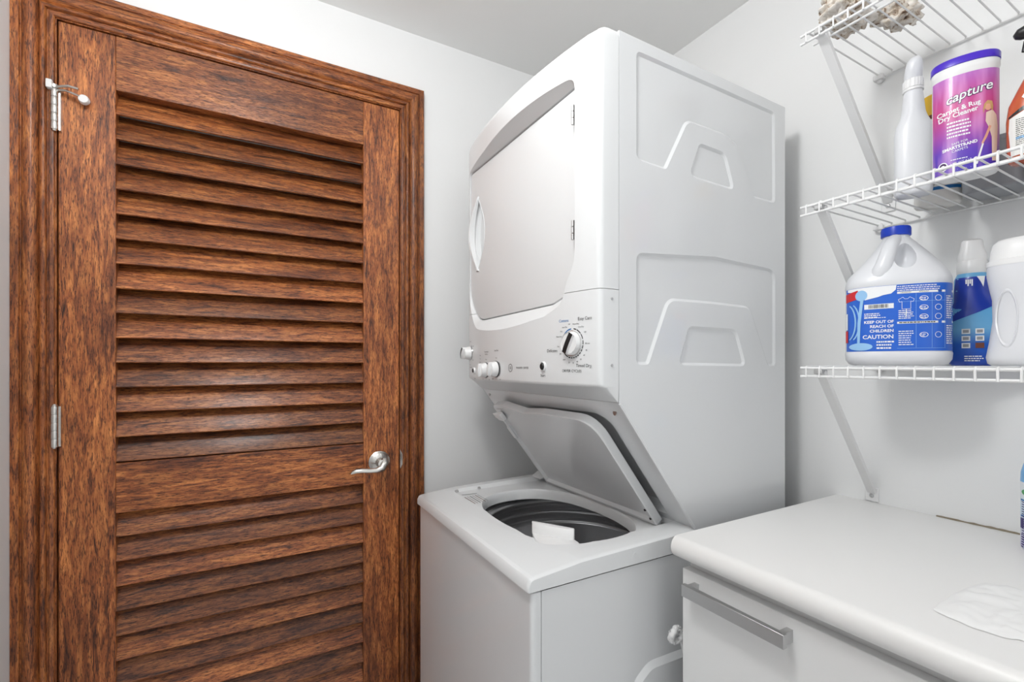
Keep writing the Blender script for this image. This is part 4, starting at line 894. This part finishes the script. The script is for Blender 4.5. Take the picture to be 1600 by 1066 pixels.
# spray can on the counter
kc = (1.212, 0.2625, ctop + 0.0002)
kan = base_thing('spray_can', kc, 'white and blue air freshener spray can standing on the countertop', 'spray can')
Kn = Bottle(kc, (-1.1, -0.25), [(0.0, 0.028, 0.028, 2), (0.003, 0.0305, 0.0305, 2), (0.006, 0.031, 0.031, 2), (0.118, 0.031, 0.031, 2), (0.121, 0.030, 0.030, 2)], 44)
fm = gradient_mat('can_print', [(0.0, rgb(205, 205, 235)), (0.25, rgb(225, 228, 242)), (0.55, rgb(210, 230, 244)), (0.85, rgb(235, 240, 246)), (1.0, rgb(240, 242, 246))], 0, 0.12)
kb_ = Kn.mesh().build('can_body', fm, kan, smooth=50)
Kt = Bottle(kc, (-1.1, -0.25), [(0.119, 0.0312, 0.0312, 2), (0.135, 0.0305, 0.0305, 2), (0.150, 0.027, 0.027, 2), (0.160, 0.020, 0.020, 2), (0.165, 0.015, 0.015, 2)], 44)
Kt.mesh().build('can_shoulder', plain('light_blue_plastic', rgb(120, 180, 230), 0.3), kan, smooth=50)
Kh = Bottle(kc, (-1.1, -0.25), [(0.163, 0.0165, 0.0165, 2), (0.172, 0.017, 0.017, 2), (0.186, 0.0165, 0.016, 2), (0.196, 0.014, 0.013, 2.2), (0.200, 0.008, 0.007, 2.2)], 32)
Kh.mesh().build('spray_cap', PLAS, kan, smooth=50)
W_, S_, N_, G_ = MB(), MB(), MB(), MB()
vi = MATS['violet_ink']
Kn.lines(N_, -0.0285, 0.028, 0.085, 14, 0.0042, 0.0016, off=0.0006, seed=51); Kn.rect(S_, -0.0295, 0.0295, 0.086, 0.089, 0.0006, 12); Kn.rect(S_, -0.0295, 0.0295, 0.058, 0.061, 0.0005, 12)
Kn.rect(N_, -0.0297, -0.026, 0.038, 0.056, 0.0008, 2); Kn.lines(N_, -0.029, 0.028, 0.028, 6, 0.0042, 0.0026, off=0.0006, seed=52)
Kn.poly(G_, [(-0.024 + 0.0045 * math.cos(2 * math.pi * k / 16), 0.102 + 0.005 * math.sin(2 * math.pi * k / 16)) for k in range(16)], 0.0007)
N_.build('label_print', vi, kb_, smooth=0); S_.build('label_print', INKB, kb_, smooth=0); G_.build('label_print', GREEN, kb_, smooth=0)

# crumpled white tissue lying on the counter
mb = MB(); NX, NY = 46, 34; vv = []
for j in range(NY + 1):
    for i in range(NX + 1):
        u, v = i / NX, j / NY
        x = 0.775 + 0.215 * u; y = 0.285 - 0.115 * v
        edge = min(u, 1 - u, v, 1 - v)
        p = Vector((x * 22, y * 40, 3.3)); q = Vector((x * 60, y * 60, 1.3))
        wob = noise.noise(Vector((u * 5, v * 5, 8))) * 0.012
        hgt = 0.0007 + smoothstep(0, 0.22, edge) * (0.002 + 0.0055 * abs(noise.noise(p)) + 0.0022 * noise.noise(q)) + 0.001 * smoothstep(0.0, 0.06, edge)
        cu, cv = u - 0.5, v - 0.5; sq = 1 - 0.22 * (cu * cu + cv * cv) * 2
        vv.append((0.8825 + (x - 0.8825) * sq + wob * (1 - edge), 0.2275 + (y - 0.2275) * sq + wob * 0.6 - 0.10 * (x - 0.8825) * 0.3, ctop + max(0.0004, hgt)))
m_ = NX + 1
mb.add(vv, [(j * m_ + i, j * m_ + i + 1, (j + 1) * m_ + i + 1, (j + 1) * m_ + i) for j in range(NY) for i in range(NX)])
low_ = [(x, y, ctop + 0.0001) for x, y, z in vv]
tag(mb.build('tissue', POWD, origin=(0.88, 0.2275, ctop), smooth=80), 'crumpled white tissue lying flat on the white countertop', 'tissue')

# fuzzy cotton cord end hanging between washer and cabinet
rc0 = Vector((0.742, 0.664, Z(-.5412)))
cord = thing('cotton_cord', (0.742, 0.664, 0), 'white fuzzy looped cotton cord hanging between the washer and the cabinet', 'cord')
pts = [rc0 + Vector((0.006 + 0.013 * math.cos(a), 0.003 * math.sin(2 * a), 0.0125 * math.sin(a))) for a in [2 * math.pi * k / 28 for k in range(29)]]
mb = MB(); mb.tube(pts, [0.0055 + 0.001 * math.sin(k * 2.1) for k in range(29)], 10)
lp_ = mb.build('cord_loop', ROPE, cord, smooth=60)
mb = MB(); mb.tube([rc0 + Vector((0.02, 0, 0.0)), rc0 + Vector((0.06, 0.001, -0.12)), rc0 + Vector((0.09, 0.0, -0.40)), Vector((0.84, 0.664, 0.004))], 0.006, 8); mb.build('cord_tail', ROPE, cord, smooth=60)
mb = MB(); rd = random.Random(11)
for k in range(420):
    a = rd.random() * 2 * math.pi; ph = rd.random() * 2 * math.pi
    p = rc0 + Vector((0.006 + 0.013 * math.cos(a), 0, 0.0125 * math.sin(a))); d = Vector((math.cos(a) * math.cos(ph), math.sin(ph), math.sin(a) * math.cos(ph)))
    p0 = p + d * 0.0045; p1 = p + d * (0.0066 + 0.0014 * rd.random()); s_ = d.cross(Vector((0.3, 0.9, 0.2))).normalized() * 0.0008; t_ = d.cross(s_).normalized() * 0.0008
    mb.add([p0 + s_, p0 - s_ * 0.5 + t_, p0 - s_ * 0.5 - t_, p1], [(0, 1, 3), (1, 2, 3), (2, 0, 3), (0, 2, 1)])
mb.build('cord_fuzz', ROPE, lp_, smooth=0, kind='stuff')

# ------------------------------------------------------------------ shells on the top shelf
m, t, b = nt('shell_material'); N = t.nodes.new; L = t.links.new
tcn = N('ShaderNodeTexCoord'); n1 = N('ShaderNodeTexNoise'); n1.inputs['Scale'].default_value = 38; n1.inputs['Detail'].default_value = 6; n1.inputs['Distortion'].default_value = 1.6
L(tcn.outputs['Object'], n1.inputs['Vector'])
rmp = N('ShaderNodeValToRGB'); e = rmp.color_ramp.elements; e[0].position = 0.30; e[0].color = rgb(58, 40, 32); e[1].position = 0.62; e[1].color = rgb(236, 230, 222)
for p, c in [(0.37, rgb(135, 108, 86)), (0.43, rgb(205, 192, 176)), (0.53, rgb(222, 216, 208))]:
    k = e.new(p); k.color = c
L(n1.outputs['Fac'], rmp.inputs[0]); L(rmp.outputs[0], b.inputs['Base Color']); b.inputs['Roughness'].default_value = 0.7
bp = N('ShaderNodeBump'); bp.inputs['Strength'].default_value = 0.8; bp.inputs['Distance'].default_value = 0.004; L(n1.outputs['Fac'], bp.inputs['Height']); L(bp.outputs[0], b.inputs['Normal'])
SHELL = m
def shell(name, c, dims, rot, seed, label, frill=0.35):
    bm = bmesh.new(); bmesh.ops.create_icosphere(bm, subdivisions=5, radius=1)
    off = Vector((seed * 3.7, seed * 1.3, seed * 5.1)); M = Matrix.Rotation(rot, 3, 'Z')
    for v in bm.verts:
        d = v.co.normalized(); r = 1 + frill * noise.noise(d * 1.6 + off) + 0.22 * noise.noise(d * 4 + off) + 0.10 * noise.noise(d * 10 + off)
        lay = 0.07 * math.sin(14 * d.z + 3 * noise.noise(d * 2 + off)); r += lay
        p = Vector((d.x * dims[0] * r, d.y * dims[1] * r, d.z * dims[2] * r)); v.co = M @ p
    zmin = min(v.co.z for v in bm.verts)
    for v in bm.verts:
        v.co.z -= zmin
        if v.co.z < 0.004: v.co.z *= 0.3
    me = bpy.data.meshes.new(name); bm.to_mesh(me); bm.free(); me.materials.append(SHELL)
    for p in me.polygons: p.use_smooth = True
    o = bpy.data.objects.new(name, me); COL.objects.link(o); o.location = c
    return tag(o, label, 'shell')
shell('oyster_shell', (1.055, 0.500, ZS2), (0.060, 0.036, 0.030), 0.1, 2, 'large ragged layered oyster shell with pale brown ruffles above the shelf strut')
shell('oyster_shell', (1.135, 0.446, ZS2), (0.042, 0.024, 0.022), -0.45, 5, 'smaller dark ruffled oyster shell beside the large one near the wall', 0.5)
